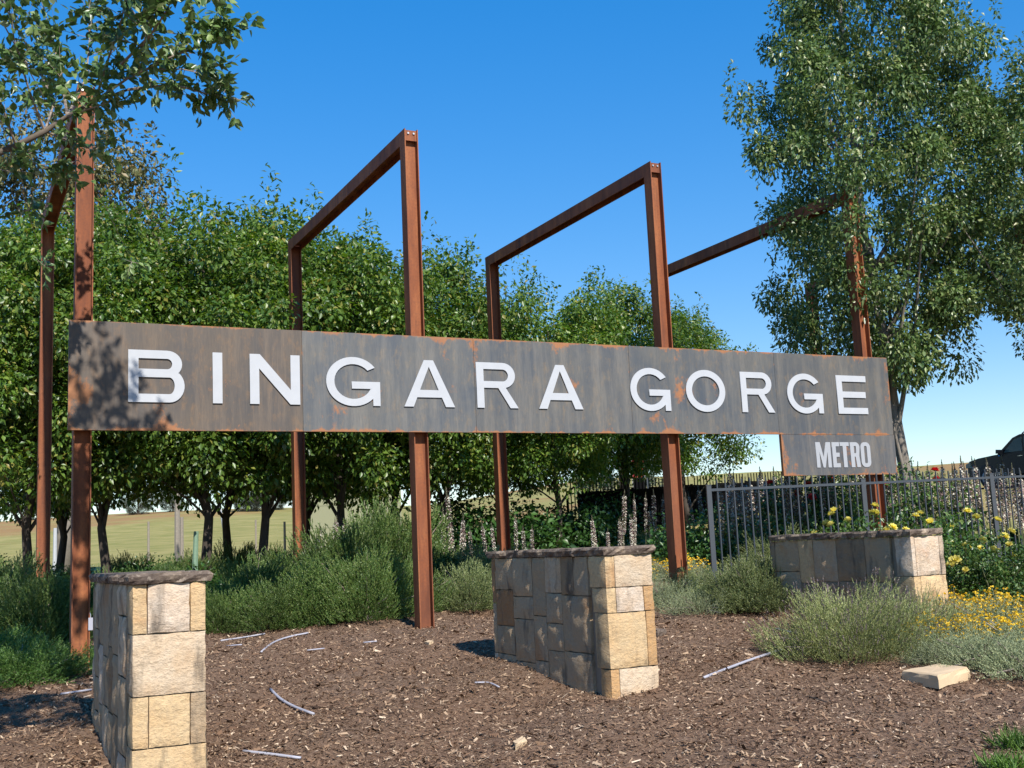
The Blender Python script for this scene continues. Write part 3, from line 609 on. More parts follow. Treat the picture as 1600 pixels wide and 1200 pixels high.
for k, (px, Yd, s_, lb) in enumerate([(385, 150, .55, 'grey distant tree on the skyline of the field, leftmost'), (402, 146, .62, 'grey distant tree on the skyline of the field, between two dark trunks'), (428, 152, .5, 'grey distant tree on the skyline of the field, rightmost'),
        (270, 158, .5, 'small distant tree behind the grey timber pole'), (215, 150, .55, 'small distant tree left of the grey timber pole'), (60, 150, .5, 'distant tree low at the far left of the field')]):
    p = at(px, 800, Yd); tree('distant_tree', GUM[0], GUM[1], M['far_leaf'], M['bark'], (p.x, p.y, gz(p.x, p.y)-1.6), k*1.7, (s_, s_, s_*.8), lb, 'trees on the far field')

# poplars at the right
r = np.random.default_rng(401); prof = lambda t: 2.15*(.50+.62*math.sin(math.pi*min(1, t*.8+.12)))*(1 if t < .8 else 1-.8*(t-.8)/.2)*(.45+.55*min(1, t/.12))
cm, C = crown_mesh('crown', prof, 2.75, 11.6, 250, 370, .095, r, (.34, .60), .2, .45, .2)
tm = limbs([(.25, 0, -.3), (.15, 0, .8), (0, 0, 2.2), (-.1, 0, 3.6), (-.3, 0, 5.5), (-.35, 0, 8), (-.4, 0, 11)], C, r, 26, .15, .3)
p = at(1418, 740, 18.6); tree('poplar_tree', cm, tm, M['pop_leaf'], M['palebark'], (p.x-.1, p.y, gz(p.x, p.y)), 0, (.84, .84, 1.03), 'tall poplar with a grey trunk beside the right end of the sign', 'poplars at the right')
r = np.random.default_rng(402); cm, C = crown_mesh('crown', prof, 4.3, 10.6, 170, 330, .095, r, (.34, .60), .2, .45, .2)
tm = limbs([(.1, 0, -.3), (.05, 0, 1.5), (0, 0, 3.2), (-.1, .1, 5.5), (-.1, 0, 10)], C, r, 22, .13, .35)
p = at(1688, 740, 18.1); tree('poplar_tree', cm, tm, M['pop_leaf'], M['palebark'], (p.x, p.y, gz(p.x, p.y)), 2.1, (.8, .8, .8), 'second poplar cut off by the right edge of the picture', 'poplars at the right')

# overhanging tree at the upper left, its trunk outside the picture
t = thing('overhanging_tree', 'leafy branch of a tree reaching in at the upper left', 'tree', (-5.3, 7.6, gz(-5.3, 7.6)), 0); org = Vector((-5.3, 7.6, gz(-5.3, 7.6)))
r = np.random.default_rng(501); wood = MB(); tw = MB(); LC = []; LA = []
TRK = [Vector((-5.3, 7.6, org.z-.2)), Vector((-5.25, 7.65, 1.6)), Vector((-5.1, 7.8, 3.0)), Vector((-4.8, 7.7, 4.6)), Vector((-4.5, 7.4, 6.4)), Vector((-4.3, 7.2, 8.2))]
wood.tube([q-org for q in TRK], [.15, .13, .11, .09, .06, .03], 10)
gpt0 = on_ground
def P9(lst): return [at(x, y, d_-(.9+.5*min(1, max(0, (60-y)/100)))*min(1, max(0, (x-125)/90))) for x, y, d_ in lst]
limb = [TRK[2], Vector((-4.8, 8.5, 4.0))] + P9([(-30, 250, 9.2), (25, 228, 9.3), (70, 205, 9.4), (105, 182, 9.5), (145, 160, 9.55), (200, 140, 9.6), (268, 132, 9.6)])
wood.tube([q-org for q in limb], [.06, .045, .034, .028, .024, .02, .015, .010, .005], 7)
main = [[(145,160,9.55),(200,122,9.5),(265,90,9.4),(322,66,9.35),(345,44,9.3)], [(200,140,9.6),(270,132,9.6),(325,147,9.65),(382,157,9.7)], [(150,155,9.5),(170,90,9.4),(190,30,9.3),(205,-50,9.2)],
        [(105,182,9.5),(95,110,9.7),(75,40,9.9),(65,-5,10)], [(70,205,9.4),(45,140,9.2),(22,60,9.0),(5,-40,8.9)], [(145,160,9.55),(220,108,9.9),(285,108,10.1),(335,120,10.2)], [(190,100,9.4),(235,55,9.2),(262,15,9.1),(278,-30,9)],
        [(70,205,9.4),(110,222,9.6),(150,235,9.7)], [(25,228,9.3),(40,250,9.5),(75,262,9.6)], [(25,228,9.3),(5,170,9.1),(-20,100,9)], [(105,182,9.5),(135,120,9.9),(140,60,10.1),(138,20,10.2)], [(-30,250,9.2),(-10,262,9.0),(20,270,8.9)],
        [(70,205,9.4),(85,160,9.9),(60,110,10.2),(30,90,10.4)], [(105,182,9.5),(170,160,9.2),(215,170,9.0)][:2]]
def twig(pts, r0, dens, side=True):
    tw.tube([q-org for q in pts], [r0*(1-.8*i_/(len(pts)-1)) for i_ in range(len(pts))], 5, False)
    ln_ = sum((pts[i_+1]-pts[i_]).length for i_ in range(len(pts)-1))
    for k in range(int(ln_*dens)):
        f = (r.random()*.86+.14)*(len(pts)-1); i_ = min(int(f), len(pts)-2); q = pts[i_].lerp(pts[i_+1], f-i_); dr = (pts[i_+1]-pts[i_]).normalized()
        LC.append(q+Vector(r.normal(0, .018, 3))); LA.append(dr*.7+Vector(unit(1, r)[0])*.9+Vector((0, 0, -.35)))
    if side:
        for k in range(int(ln_*16)):
            f = (r.random()*.8+.2)*(len(pts)-1); i_ = min(int(f), len(pts)-2); q = pts[i_].lerp(pts[i_+1], f-i_); dr = (pts[i_+1]-pts[i_]).normalized()
            v = (dr*.8+Vector(unit(1, r)[0])*.9+Vector((0, 0, .12))).normalized(); l2 = r.uniform(.18, .42)
            twig([q, q+v*l2*.5+Vector((0, 0, .01)), q+v*l2], .0035, 40, False)
for mm_ in main: twig(P9(mm_), .013, 16)
# more of the crown above and left of the picture; it shades the bed at the lower left
for k in range(46):
    c = Vector((r.uniform(-5.6, -2.1), r.uniform(4.7, 7.6), r.uniform(4.9, 7.6)))
    q = c - EYE; u_ = 800+LENS_PX*q.dot(_r)/q.dot(_f); v_ = 600-LENS_PX*q.dot(_u)/q.dot(_f)
    if (-140 < u_ < 420 and v_ > -90) or u_ > 330: continue
    a_ = TRK[3].lerp(TRK[5], r.random()); twig([a_, a_.lerp(c, .5)+Vector((0, 0, .15)), c], .016, 5)
    for kk in range(5):
        v = Vector(unit(1, r)[0]); twig([c, c+v*.3, c+v*.55+Vector((0, 0, -.05))], .005, 40, False)
SH_ = [O+D*a_+Vector((0, 0, b_)) for a_, b_ in ((.05, 3.2), (.1, 3.6), (.3, 3.9), (.32, 3.5), (.3, 3.15), (.5, 3.3), (.45, 3.75), (.75, 3.15), (.95, 3.1), (.65, 3.45), (.15, 2.6), (.15, 2.0), (.2, 1.3))] + [on_ground(a_, b_)+Vector((0, 0, .5)) for a_, b_ in ((15, 985), (70, 990), (40, 950), (150, 950))]
for q in SH_:
    c = q-sun_to*r.uniform(5.6, 6.8); a_ = TRK[4].lerp(TRK[5], r.random()); twig([a_, a_.lerp(c, .5)+Vector((0, 0, .2)), c], .012, 2, False)
    for kk in range(5):
        v = Vector(unit(1, r)[0]); twig([c, c+v*.13, c+v*.25], .004, 46, False)
for gx, gy in ((15, 1095), (45, 1105), (80, 1100), (110, 1112), (135, 1125), (30, 1130), (75, 1128), (5, 1115), (120, 1095)):
    q = gpt0(gx, gy); c = q-sun_to*((r.uniform(4.9, 5.7)-q.z)/-sun_to.z); a_ = TRK[3].lerp(TRK[4], r.random()); twig([a_, a_.lerp(c, .5)+Vector((0, 0, .2)), c], .014, 4, False)
    for kk in range(6):
        v = Vector(unit(1, r)[0]); twig([c, c+v*.2, c+v*.36], .005, 45, False)
link('trunk', wood.mesh('trunk', True), plain('brown_bark', (.11, .088, .07), .9, var=.5, scale=14), t); link('twigs', tw.mesh('twigs'), M['twig'], t)
LC = np.array([tuple(q-org) for q in LC]); LA = np.array([tuple(q) for q in LA]); n = len(LC); NR = unit(n, r)*.8+np.array([0, 0, .8]); ln = r.uniform(.065, .115, n)
V, F = leaves(LC, LA, NR, ln, ln*r.uniform(.48, .62, n), True); link('leaves', np_mesh('leaves', V, F), M['near_leaf'], t)

# ------------------------------------------------------------------ shrubs
def sprigs(base, dirs, ln, needles, nl, nw, r, spread=.75, curve=.25):
    """sprigs with needle leaves: every needle a thin triangle"""
    n = len(base); dirs = dirs/np.linalg.norm(dirs, axis=1, keepdims=True); k = np.tile(np.linspace(.05, 1, needles), n); Bp = np.repeat(base, needles, 0); Dr = np.repeat(dirs, needles, 0); Ln = np.repeat(ln, needles)
    c = np.repeat(unit(n, r)*np.array([1, 1, .4]), needles, 0)*curve; P = Bp+(Dr*k[:, None]+c*(k**2)[:, None])*Ln[:, None]
    T = Dr+c*2*k[:, None]; s_ = unit(n*needles, r); a = T*(1.1-.2*spread)+s_*spread; a /= np.linalg.norm(a, axis=1, keepdims=True); sd = np.cross(a, unit(n*needles, r)); sd /= np.linalg.norm(sd, axis=1, keepdims=True)+1e-9
    L_ = nl*r.uniform(.7, 1.3, (n*needles, 1)); W_ = nw*r.uniform(.8, 1.3, (n*needles, 1))
    V = np.stack([P-sd*W_/2, P+sd*W_/2, P+a*L_], 1).reshape(-1, 3); return V, np.arange(len(V)).reshape(-1, 3), P.reshape(n, needles, 3)[:, -1], T.reshape(n, needles, 3)[:, -1]
def dome(n, R_, H_, r, lo=.25):
    u = unit(n, r); u[:, 2] = abs(u[:, 2]); rr = lo+(1-lo)*r.random((n, 1))**.5; bump = 1+.18*np.sin(u[:, :1]*6+1.3)*np.sin(u[:, 1:2]*5+.4)+.16*np.sin(u[:, 1:2]*7+u[:, 2:]*5)
    return u*rr*bump*np.array([R_, R_, H_]), u
def bush_meshes(seed, R_, H_, n, needles, sl, nl, nw, up=.6, spread=.75, lo=.25, stems=34):
    r = np.random.default_rng(seed); P, u = dome(n, R_, H_, r, lo); ln = sl*r.uniform(.6, 1.25, n)*np.where(r.random(n) < .05, 1.6, 1); dr = u*np.array([1, 1, .6])+np.array([0, 0, up])+unit(n, r)*.35
    V, F, tips, td = sprigs(P-dr/np.linalg.norm(dr, axis=1, keepdims=True)*ln[:, None]*.6, dr, ln, needles, nl, nw, r, spread)
    V[:, 2] = np.maximum(V[:, 2], .005); fm = np_mesh('foliage', V, F); m = MB()
    for k in r.choice(n, stems, False): q = Vector(P[k]); m.tube([(r.normal(0, .06), r.normal(0, .06), -.06), tuple(q*.5+Vector((0, 0, .04))), tuple(q)], [.012, .008, .004], 4, False)
    return fm, m.mesh('stems'), tips, td
def bush(name, meshes, mat, loc, rz, s_, label, cat, group, stem='twig'):
    t = thing(name, label, cat, loc, rz, group); t.scale = s_; link('foliage', meshes[0], mat, t); link('stems', meshes[1], M[stem], t); return t
ROS = [bush_meshes(600+k, .78, .80, 3200, 28, .16, .024, .010, .75) for k in range(3)]
def gpt(px, py): return on_ground(px, py)
ros = [ # pixel of the base, scale, where
 (150, 985, .85, 'beside the leftmost rusted post'), (60, 1000, .95, 'left of the leftmost rusted post'), (-15, 985, 1.0, 'at the left edge, in the shade'), (250, 962, .85, 'behind the cap of the nearest pillar'), (345, 985, .62, 'right of the nearest pillar, with bare stems'),
 (395, 962, .8, 'low on the bank, third right of the nearest pillar'), (430, 980, .7, 'at the mulch edge above a curved pipe'), (500, 972, .85, 'at the mulch edge, centre left'), (570, 965, .85, 'at the mulch edge, left of the tallest post'), (628, 955, .8, 'against the foot of the tallest post'),
 (300, 930, .8, 'high on the bank behind the nearest pillar'), (370, 918, .9, 'on the bank in front of the field'), (440, 912, .9, 'in front of the second back post'), (510, 925, 1.0, 'in the shadow of the sign'), (585, 925, 1.1, 'big mound behind the shadow'), (640, 915, 1.1, 'behind the tallest post'),
 (700, 935, .85, 'right of the tallest post'), (200, 930, .8, 'between the leftmost post and the pillar'), (110, 940, .8, 'under the leftmost frame'), (540, 890, 1.2, 'tall mound by the flower spikes'), (610, 888, 1.35, 'tallest mound, light green on top'), (455, 890, .9, 'at the foot of the second back post')]
for k, (px, py, s_, lb) in enumerate(ros):
    p = gpt(px, py) if py > 900 else at(px, 870, 17.6 if py < 889 else 17.0)
    z = gz(p.x, p.y); bush('rosemary_bush', ROS[k % 3], M['rosemary'], (p.x, p.y, z-.02), k*1.3, (s_, s_, s_*(1.0+.1*(k % 3))), 'feathery green rosemary bush '+lb, 'shrub', 'rosemary bushes behind the mulch')
JUN = bush_meshes(640, .85, .36, 2400, 26, .20, .024, .0085, .25, .8)
for k, (px, py, s_, lb) in enumerate([(30, 1062, .95, 'at the lower left edge, in dappled shade'), (90, 1045, .7, 'at the foot of the leftmost rusted post'), (15, 925, 1.2, 'behind the left edge rosemary'), (60, 915, 1.1, 'by the leftmost back post'), (-25, 1040, 1.0, 'cut off by the left edge'), (330, 905, 1.1, 'in front of the field, lit bright green'), (250, 905, 1.1, 'just above the nearest pillar')]):
    p = gpt(px, py); bush('juniper_mat', JUN, M['juniper'], (p.x, p.y, gz(p.x, p.y)-.02), k*2.1, (s_, s_, s_), 'low bright green juniper mat '+lb, 'shrub', 'low juniper mats')
OLI = bush_meshes(650, .75, .72, 2600, 26, .17, .024, .010, .6)
for k, (px, py, s_, lb) in enumerate([(735, 950, .8, 'olive green bush between the tallest post and the middle pillar'), (770, 930, .95, 'olive green bush behind the far end of the middle pillar'), (1150, 952, .72, 'dusky olive bush at the end post of the grey fence'), (1185, 950, .85, 'dusky olive bush against the left end of the right pillar'),
        (1085, 935, .5, 'small olive tuft at the foot of the third frame post'), (1215, 905, .95, 'olive bush behind the left end of the right pillar, inside the fence')]):
    p = gpt(px, py); bush('olive_bush', OLI, M['olive'], (p.x, p.y, gz(p.x, p.y)-.02), k*2.1, (s_, s_, s_), lb, 'shrub', 'olive green bushes')
SIL = bush_meshes(660, .6, .34, 1500, 18, .15, .016, .007, .5, .9)
def dots(tips, n, size, r, name, lift=.01, petals=5):
    pick = tips[np.argsort(-tips[:, 2]+r.normal(0, .12, len(tips)))[:n]]; V = []; F = []
    P = np.repeat(pick+np.array([0, 0, lift]), petals, 0); u = unit(len(P), r); u[:, 2] = abs(u[:, 2])*.6+.1
    s_ = np.cross(u, unit(len(P), r)); s_ /= np.linalg.norm(s_, axis=1, keepdims=True)
    return np_mesh(name, *leaves(P, u, np.cross(u, s_), np.full(len(P), size), np.full(len(P), size*.9)))
r = np.random.default_rng(665); SILF = dots(SIL[2]*1.0, 340, .024, r, 'flowers')
sil = [(1040, 945, 1.0, 0, 'silver mound right of the middle pillar'), (1095, 955, .8, 0, 'silver mound at the mulch edge left of the fence end post'), (1055, 905, .9, 1, 'silver mound with yellow flowers behind the middle pillar'), (1130, 925, .8, 0, 'silver mound at the fence end post'),
       (1480, 1012, .8, 1, 'silver mound with a thick band of yellow flowers beside the lavender'), (1545, 985, 1.0, 1, 'silver mound thick with yellow flowers below the rose bush'), (1590, 1015, .9, 1, 'silver mound with yellow flowers at the right edge'), (1540, 1035, .85, 0, 'silver mound behind the flat rock'),
       (1610, 1050, .9, 0, 'silver mound at the mulch edge, far right'), (1470, 1032, .55, 0, 'small silver mound between lavender and flat rock'), (1600, 955, .9, 1, 'yellow flowered silver mound under the fence at the right edge'), (1500, 962, .8, 1, 'yellow flowered silver mound at the right pillar corner')]
for k, (px, py, s_, fl, lb) in enumerate(sil):
    p = gpt(px, py); t = bush('cotton_lavender', SIL, M['silver'], (p.x, p.y, gz(p.x, p.y)-.02), k*1.9, (s_, s_, s_), lb, 'shrub', 'silver mounds of cotton lavender')
    if fl: link('flowers', SILF, M['yellow'], t)
LAV = bush_meshes(670, .82, .62, 3400, 18, .24, .026, .0065, .85, .55, .2)
r = np.random.default_rng(671); tips, td = LAV[2], LAV[3]; pk = r.choice(len(tips), 800, False)
V, F, _, _ = sprigs(tips[pk], td[pk]+np.array([0, 0, 1.2]), r.uniform(.05, .09, len(pk)), 12, .013, .008, r, .7, .1); LF = np_mesh('flowers', V, F)
for px, py, s_, lb in [(1330, 1022, .98, 'big grey green lavender bush with faded flowers in front of the right pillar'), (1425, 1000, .7, 'smaller lavender bush at the sunlit corner of the right pillar')]:
    p = gpt(px, py); t = bush('lavender_bush', LAV, M['lavender'], (p.x, p.y, gz(p.x, p.y)-.02), px, (s_, s_, s_), lb, 'shrub', 'lavender bushes'); link('flowers', LF, M['lav_flower'], t)
# rose bushes
r = np.random.default_rng(680); P, u = dome(46, .62, .85, r, .35); P[:, 2] += .15; a = clump_leaves(P, r.uniform(.14, .24, 46), 75, .052, r, .2, .9); RL = np_mesh('foliage', *leaves(*a))
m = MB()
for q in P[::2]: m.tube([(0, 0, -.05), tuple(Vector(q)*.5+Vector((0, 0, .06))), tuple(q)], [.012, .009, .004], 5, False)
RS = m.mesh('stems')
def bloom(R_, r, np_=16):
    i_ = np.arange(np_); an = i_*2.4; el = np.linspace(.2, 1.25, np_); ax_ = np.stack([np.cos(an)*np.cos(el), np.sin(an)*np.cos(el), np.sin(el)], -1); nr = np.stack([-np.cos(an)*np.sin(el), -np.sin(an)*np.sin(el), np.cos(el)], -1)
    return np_mesh('bloom', *leaves(np.zeros((np_, 3)), ax_, nr, np.full(np_, R_), np.full(np_, R_*1.15), True))
BL = bloom(.058, r); BLR = bloom(.055, r)
def rose(p, s_, label, nb, mat, rot, bl=None):
    bl = bl or BL
    t = thing('rose_bush', label, 'rose', (p.x, p.y, gz(p.x, p.y)-.02), rot, 'rose bushes'); t.scale = (s_, s_, s_); link('foliage', RL, M['rose_leaf'], t); link('stems', RS, M['stem'], t)
    rr = np.random.default_rng(int(p.x*100)); _, uu = dome(nb*4, 1, 1, rr); uu = uu[uu[:, 2] > (.25 if bl is BL else .72)][:nb]
    for q in uu:
        o = link('bloom', bl, mat, t, tuple(q*(np.array([.70, .70, .98]) if bl is BL else np.array([.62, .62, .84]))+np.array([0, 0, .15]))); o.rotation_euler = Vector(q).to_track_quat('Z', 'Y').to_euler()
for k, (px, Yd, s_, nb, lb) in enumerate([(1345, 14.3, 1.1, 20, 'yellow rose bush showing above the middle of the right pillar'), (1435, 14.2, 1.02, 14, 'yellow rose bush behind the right corner of the right pillar'), (1505, 13.6, 1.1, 16, 'yellow rose bush right of the right pillar'),
        (1545, 13.0, .8, 8, 'low yellow rose bush in front of the fence, right of the pillar'), (1612, 13.2, .9, 8, 'yellow rose bush cut off by the right edge'), (1275, 14.6, .85, 6, 'small yellow rose bush above the left half of the right pillar')]):
    rose(at(px, 850, Yd), s_, lb, nb, M['lemon'], k)
for k, (px, Yd, s_, nb, lb) in enumerate([(1210, 18.2, 1.5, 5, 'red rose bush behind the flower spikes, left of the small panel'), (1275, 18.4, 1.5, 5, 'red rose bush below the small panel'), (1330, 18.4, 1.5, 4, 'red rose bush below the block letters'), (1440, 18.2, 1.55, 2, 'red rose bush with one tall bloom right of the poplar trunk')]):
    rose(at(px, 800, Yd), s_, lb, nb, M['red'], k, BLR)

# acanthus flower spikes
def spike_mesh(seed):
    r = np.random.default_rng(seed); H_ = 1.0; n = 150; z = np.linspace(.36, .90, n); an = np.arange(n)*2.4; rad = .010+.030*np.sin(np.pi*np.clip((1-z)/.66, 0, 1))**.5
    C = np.stack([np.cos(an)*.008, np.sin(an)*.008, z], -1); ax_ = np.stack([np.cos(an), np.sin(an), np.full(n, -.25)+r.normal(0, .2, n)], -1); nr = np.stack([np.zeros(n), np.zeros(n), np.ones(n)], -1)+unit(n, r)*.5
    fl = np_mesh('florets', *leaves(C, ax_, nr, rad*1.15, np.full(n, .030)))
    k = 34; z = np.linspace(.86, 1.0, k); an = np.arange(k)*2.4; ax_ = np.stack([np.cos(an), np.sin(an), np.full(k, .9)], -1); tp = np_mesh('buds', *leaves(np.stack([0*z, 0*z, z-.02], -1), ax_, unit(k, r), .034*(1.12-(z-.86)/.16), np.full(k, .018)))
    m = MB(); m.tube([(0, 0, -.05), (r.normal(0, .008), r.normal(0, .008), .5), (0, 0, .99)], [.011, .009, .004], 5); st = m.mesh('stalk')
    k = 16; an = r.uniform(0, 6.28, k); ax_ = np.stack([np.cos(an), np.sin(an), r.uniform(.3, 1.0, k)], -1); nr = np.stack([-np.cos(an)*.6, -np.sin(an)*.6, np.ones(k)], -1); l_ = r.uniform(.22, .40, k)
    return fl, tp, st, np_mesh('leaves', *leaves(np.zeros((k, 3))+np.array([0, 0, .02]), ax_, nr, l_, l_*.38, True))
SPK = [spike_mesh(700+k) for k in range(3)]
kk = [0]
def spike(px, py, Yd, label, dx=0, hmin=.6):
    p = at(px, py, Yd); p.x += dx; z0 = gz(p.x, p.y); h = max(hmin, p.z-z0); k = kk[0] = kk[0]+1; fl, tp, st, lv = SPK[k % 3]
    t = thing('acanthus_spike', label, 'flower spike', (p.x, p.y, z0), k*1.1, 'acanthus flower spikes'); q = .8 if h < 1.3 else 1.15; t.scale = (q, q, h); t.rotation_euler = (random.gauss(0, .05), random.gauss(0, .05), k*1.1)
    link('florets', fl, M['spike'], t); link('buds', tp, M['spike_tip'], t); link('stalk', st, M['stem'], t); link('leaves', lv, M['acanthus'], t)
for px, py in ((494, 832), (500, 815), (522, 806), (533, 803), (541, 808), (478, 835)): spike(px, py, 18.4, 'pale acanthus spike in the clump beside the second back post')
for px, py in ((708, 757), (702, 805), (711, 803), (718, 808), (724, 801), (735, 821), (690, 790)): spike(px, py, 18.6, 'pale acanthus spike in the clump right of the tallest post')
for px, py in ((762, 810), (774, 813), (803, 800), (817, 820), (828, 818)): spike(px, py, 18.0, 'pale acanthus spike near the third back post, above the middle pillar')
for px, py in ((924, 803), (931, 812), (947, 824), (952, 830)): spike(px, py, 18.6, 'pale acanthus spike above the middle pillar, left of the tallest group')
for px, py in ((963, 806), (975, 808), (983, 802), (990, 815)): spike(px, py, 19.0, 'pale acanthus spike in the four above the right end of the middle pillar')
for px, py in ((968, 764), (988, 770), (1003, 768), (1019, 763), (1032, 770), (1044, 775), (1012, 790), (1085, 765), (1096, 755)): spike(px, py, 22.0, 'shaded acanthus spike in front of the black fence')
rr = random.Random(5)
for k in range(120):
    px = 1118+k*4.1+rr.uniform(-3, 3); py = 752-(px-1118)*.045+rr.choice((-22, -12, -6, 0, 4, 8))+rr.uniform(-5, 5); Yd = rr.choice((17.9, 18.5, 19.2, 20.0))
    if 1385 < px < 1450 and Yd < 18.4: Yd = 19.4
    spike(px, py, Yd, 'pale acanthus spike in the dense drift behind the grey fence')

# dark low hedges under the row trees
r = np.random.default_rng(720); P, u = dome(60, .9, .62, r, .3); a = clump_leaves(P, r.uniform(.2, .3, 60), 90, .06, r, .2, .8); HG = np_mesh('foliage', *leaves(*a)); m = MB()
for q in P[::4]: m.tube([(0, 0, -.05), tuple(Vector(q)*.6), tuple(q)], [.015, .01, .004], 5, False)
HS = m.mesh('stems')
for k, (px, Yd, s_, lb) in enumerate([(275, 20.0, 1.0, 'dark rounded shrub under the row trees, below the grey timber pole'), (205, 20.2, .8, 'dark rounded shrub right of the leftmost frame'), (500, 21, 1.2, 'dark rounded shrub below the shed wall'), (560, 21.5, 1.1, 'dark rounded shrub behind the tall rosemary mound'), (690, 23.5, 2.2, 'dark rounded shrub right of the tallest post'),
        (790, 24.5, 2.1, 'dark rounded shrub behind the third back post'), (840, 25.5, 1.6, 'dark rounded shrub left of the leaning trunk'), (20, 20.5, 1.1, 'dark rounded shrub at the left edge under the trees'), (100, 20.5, .9, 'dark rounded shrub between the two leftmost posts'), (915, 25, 1.6, 'dark rounded shrub right of the leaning trunk'), (1120, 21, 1.4, 'dark leafy shrub left of the grey fence')]):
    p = at(px, 850, Yd); t = thing('dark_shrub', lb, 'shrub', (p.x, p.y, gz(p.x, p.y)), k, 'dark shrubs under the row trees'); t.scale = (s_, s_, s_); link('foliage', HG, M['acanthus'], t); link('stems', HS, M['bark'], t)
# grass tuft in the lower right corner
r = np.random.default_rng(730)
for px, py, s_, lb in [(1597, 1172, 1, 'bright green grass tuft in the lower right corner'), (1575, 1203, .8, 'bright green grass tuft at the bottom edge, right')]:
    p = gpt(px, py); n = 260; t = thing('grass_tuft', lb, 'grass', (p.x, p.y, gz(p.x, p.y))); c = np.stack([r.normal(0, .07, n), r.normal(0, .07, n), np.zeros(n)], -1); ax_ = unit(n, r)*.6+np.array([0, 0, .6]); l_ = r.uniform(.1, .2, n)*s_
    link('blades', np_mesh('blades', *leaves(c, ax_, unit(n, r), l_, np.full(n, .008))), M['grass_blade'], t)

# ------------------------------------------------------------------ things lying on the mulch
PIPES = [([(1100,1062),(1140,1046),(1180,1031),(1225,1017)], 'long grey pipe offcut lying right of the middle pillar', .013), ([(423,1080),(438,1096),(462,1109),(490,1119)], 'curved grey pipe offcut in the middle of the mulch', .013), ([(380,1177),(425,1182),(470,1188)], 'straight lilac pipe offcut near the bottom edge', .011),
  ([(408,1021),(425,1006),(450,997),(482,991)], 'curved pale pipe offcut near the rosemary edge', .011), ([(345,1003),(380,998),(414,992)], 'pinkish pipe offcut beside the nearest pillar', .010), ([(355,1011),(378,1009)], 'tiny pipe offcut below the pinkish one', .008), ([(480,1018),(507,1015)], 'short pipe offcut left of centre on the mulch', .008),
  ([(568,1006),(589,1004)], 'short lilac pipe offcut left of the tallest post', .009), ([(742,1069),(765,1068),(780,1076)], 'small bent pipe offcut left of the middle pillar', .008), ([(95,1087),(143,1080)], 'pipe offcut left of the nearest pillar', .010), ([(1212,985),(1240,991)], 'short pipe offcut under the lavender bush', .012)]
for pts, lb, rad in PIPES:
    w3 = [gpt(*q) for q in pts]; w3 = [Vector((q.x, q.y, gz(q.x, q.y)+rad*.9+.006)) for q in w3]; o = w3[0].copy(); m = MB(); sm = []
    for i_ in range(len(w3)-1):
        for f in (0, .33, .66): sm.append(w3[i_].lerp(w3[i_+1], f)-o)
    sm.append(w3[-1]-o)
    for _ in range(2): sm = [sm[0]]+[(sm[i_-1]+sm[i_]*2+sm[i_+1])/4 for i_ in range(1, len(sm)-1)]+[sm[-1]]
    m.tube(sm, rad, 8); tag(link('pipe_offcut', m.mesh('pipe_offcut', True), M['pipe'], None, o), lb, 'pipe', 'pipe offcuts on the mulch')
def rock(poly, h, label, mat, name='flat_rock', cat='rock', seed=1, sink=.02):
    r = random.Random(seed); pts = [gpt(*q) for q in poly]; c = sum(pts, Vector())/len(pts); z0 = gz(c.x, c.y); m = MB(); n = len(pts); ring = []
    fine = []
    for i_ in range(n):
        for f in (0, .25, .5, .75): fine.append(pts[i_].lerp(pts[(i_+1) % n], f)-c)
    n = len(fine)
    for zz, s_ in ((-sink, 1.03), (h*.55, 1.02), (h*.92, .985), (h, .94)):
        for q in fine: m.v.append((q.x*s_+r.gauss(0, .004), q.y*s_+r.gauss(0, .004), zz+r.gauss(0, .003)))
    for lv in range(3):
        for i_ in range(n): j_ = (i_+1) % n; m.f.append((lv*n+i_, lv*n+j_, lv*n+n+j_, lv*n+n+i_))
    m.f.append(tuple(range(3*n, 4*n))); o = link(name, m.mesh(name), mat, None, (c.x, c.y, z0)); return tag(o, label, cat)
rock([(1410, 1062), (1468, 1082), (1515, 1062), (1468, 1046)], .085, 'flat pale sandstone slab lying before the silver mounds', M['rock'], seed=1)
rock([(1010, 992), (1028, 996), (1042, 989), (1022, 985)], .05, 'small grey paver beside the middle pillar', M['cap'], 'stone_paver', 'paver', 2)
rock([(1028, 905), (1044, 908), (1062, 902), (1046, 897)], .16, 'brown rounded rock left of the third frame post', plain('brown_rock', (.20, .13, .085), .9), 'garden_rock', 'rock', 3)
rock([(663, 1006), (671, 1009), (677, 1005), (670, 1002)], .025, 'tiny cream stone left of the middle pillar shadow', M['rock'], 'stone_chip', 'stone', 4)
rock([(803, 1166), (806, 1173), (822, 1161), (816, 1154)], .03, 'cream stone fragment near the bottom centre', M['rock'], 'stone_chip', 'stone', 5)
m = MB(); q = [gpt(1262, 1090), gpt(1280, 1096), gpt(1297, 1101)]; o = q[0].copy(); m.tube([Vector((0, 0, .012)), q[1]-o+Vector((0, 0, .015)), q[2]-o+Vector((0, 0, .01))], [.008, .007, .004], 6)
tag(link('fallen_twig', m.mesh('fallen_twig'), M['bark'], None, o), 'dark fallen twig on the mulch below the lavender', 'twig')

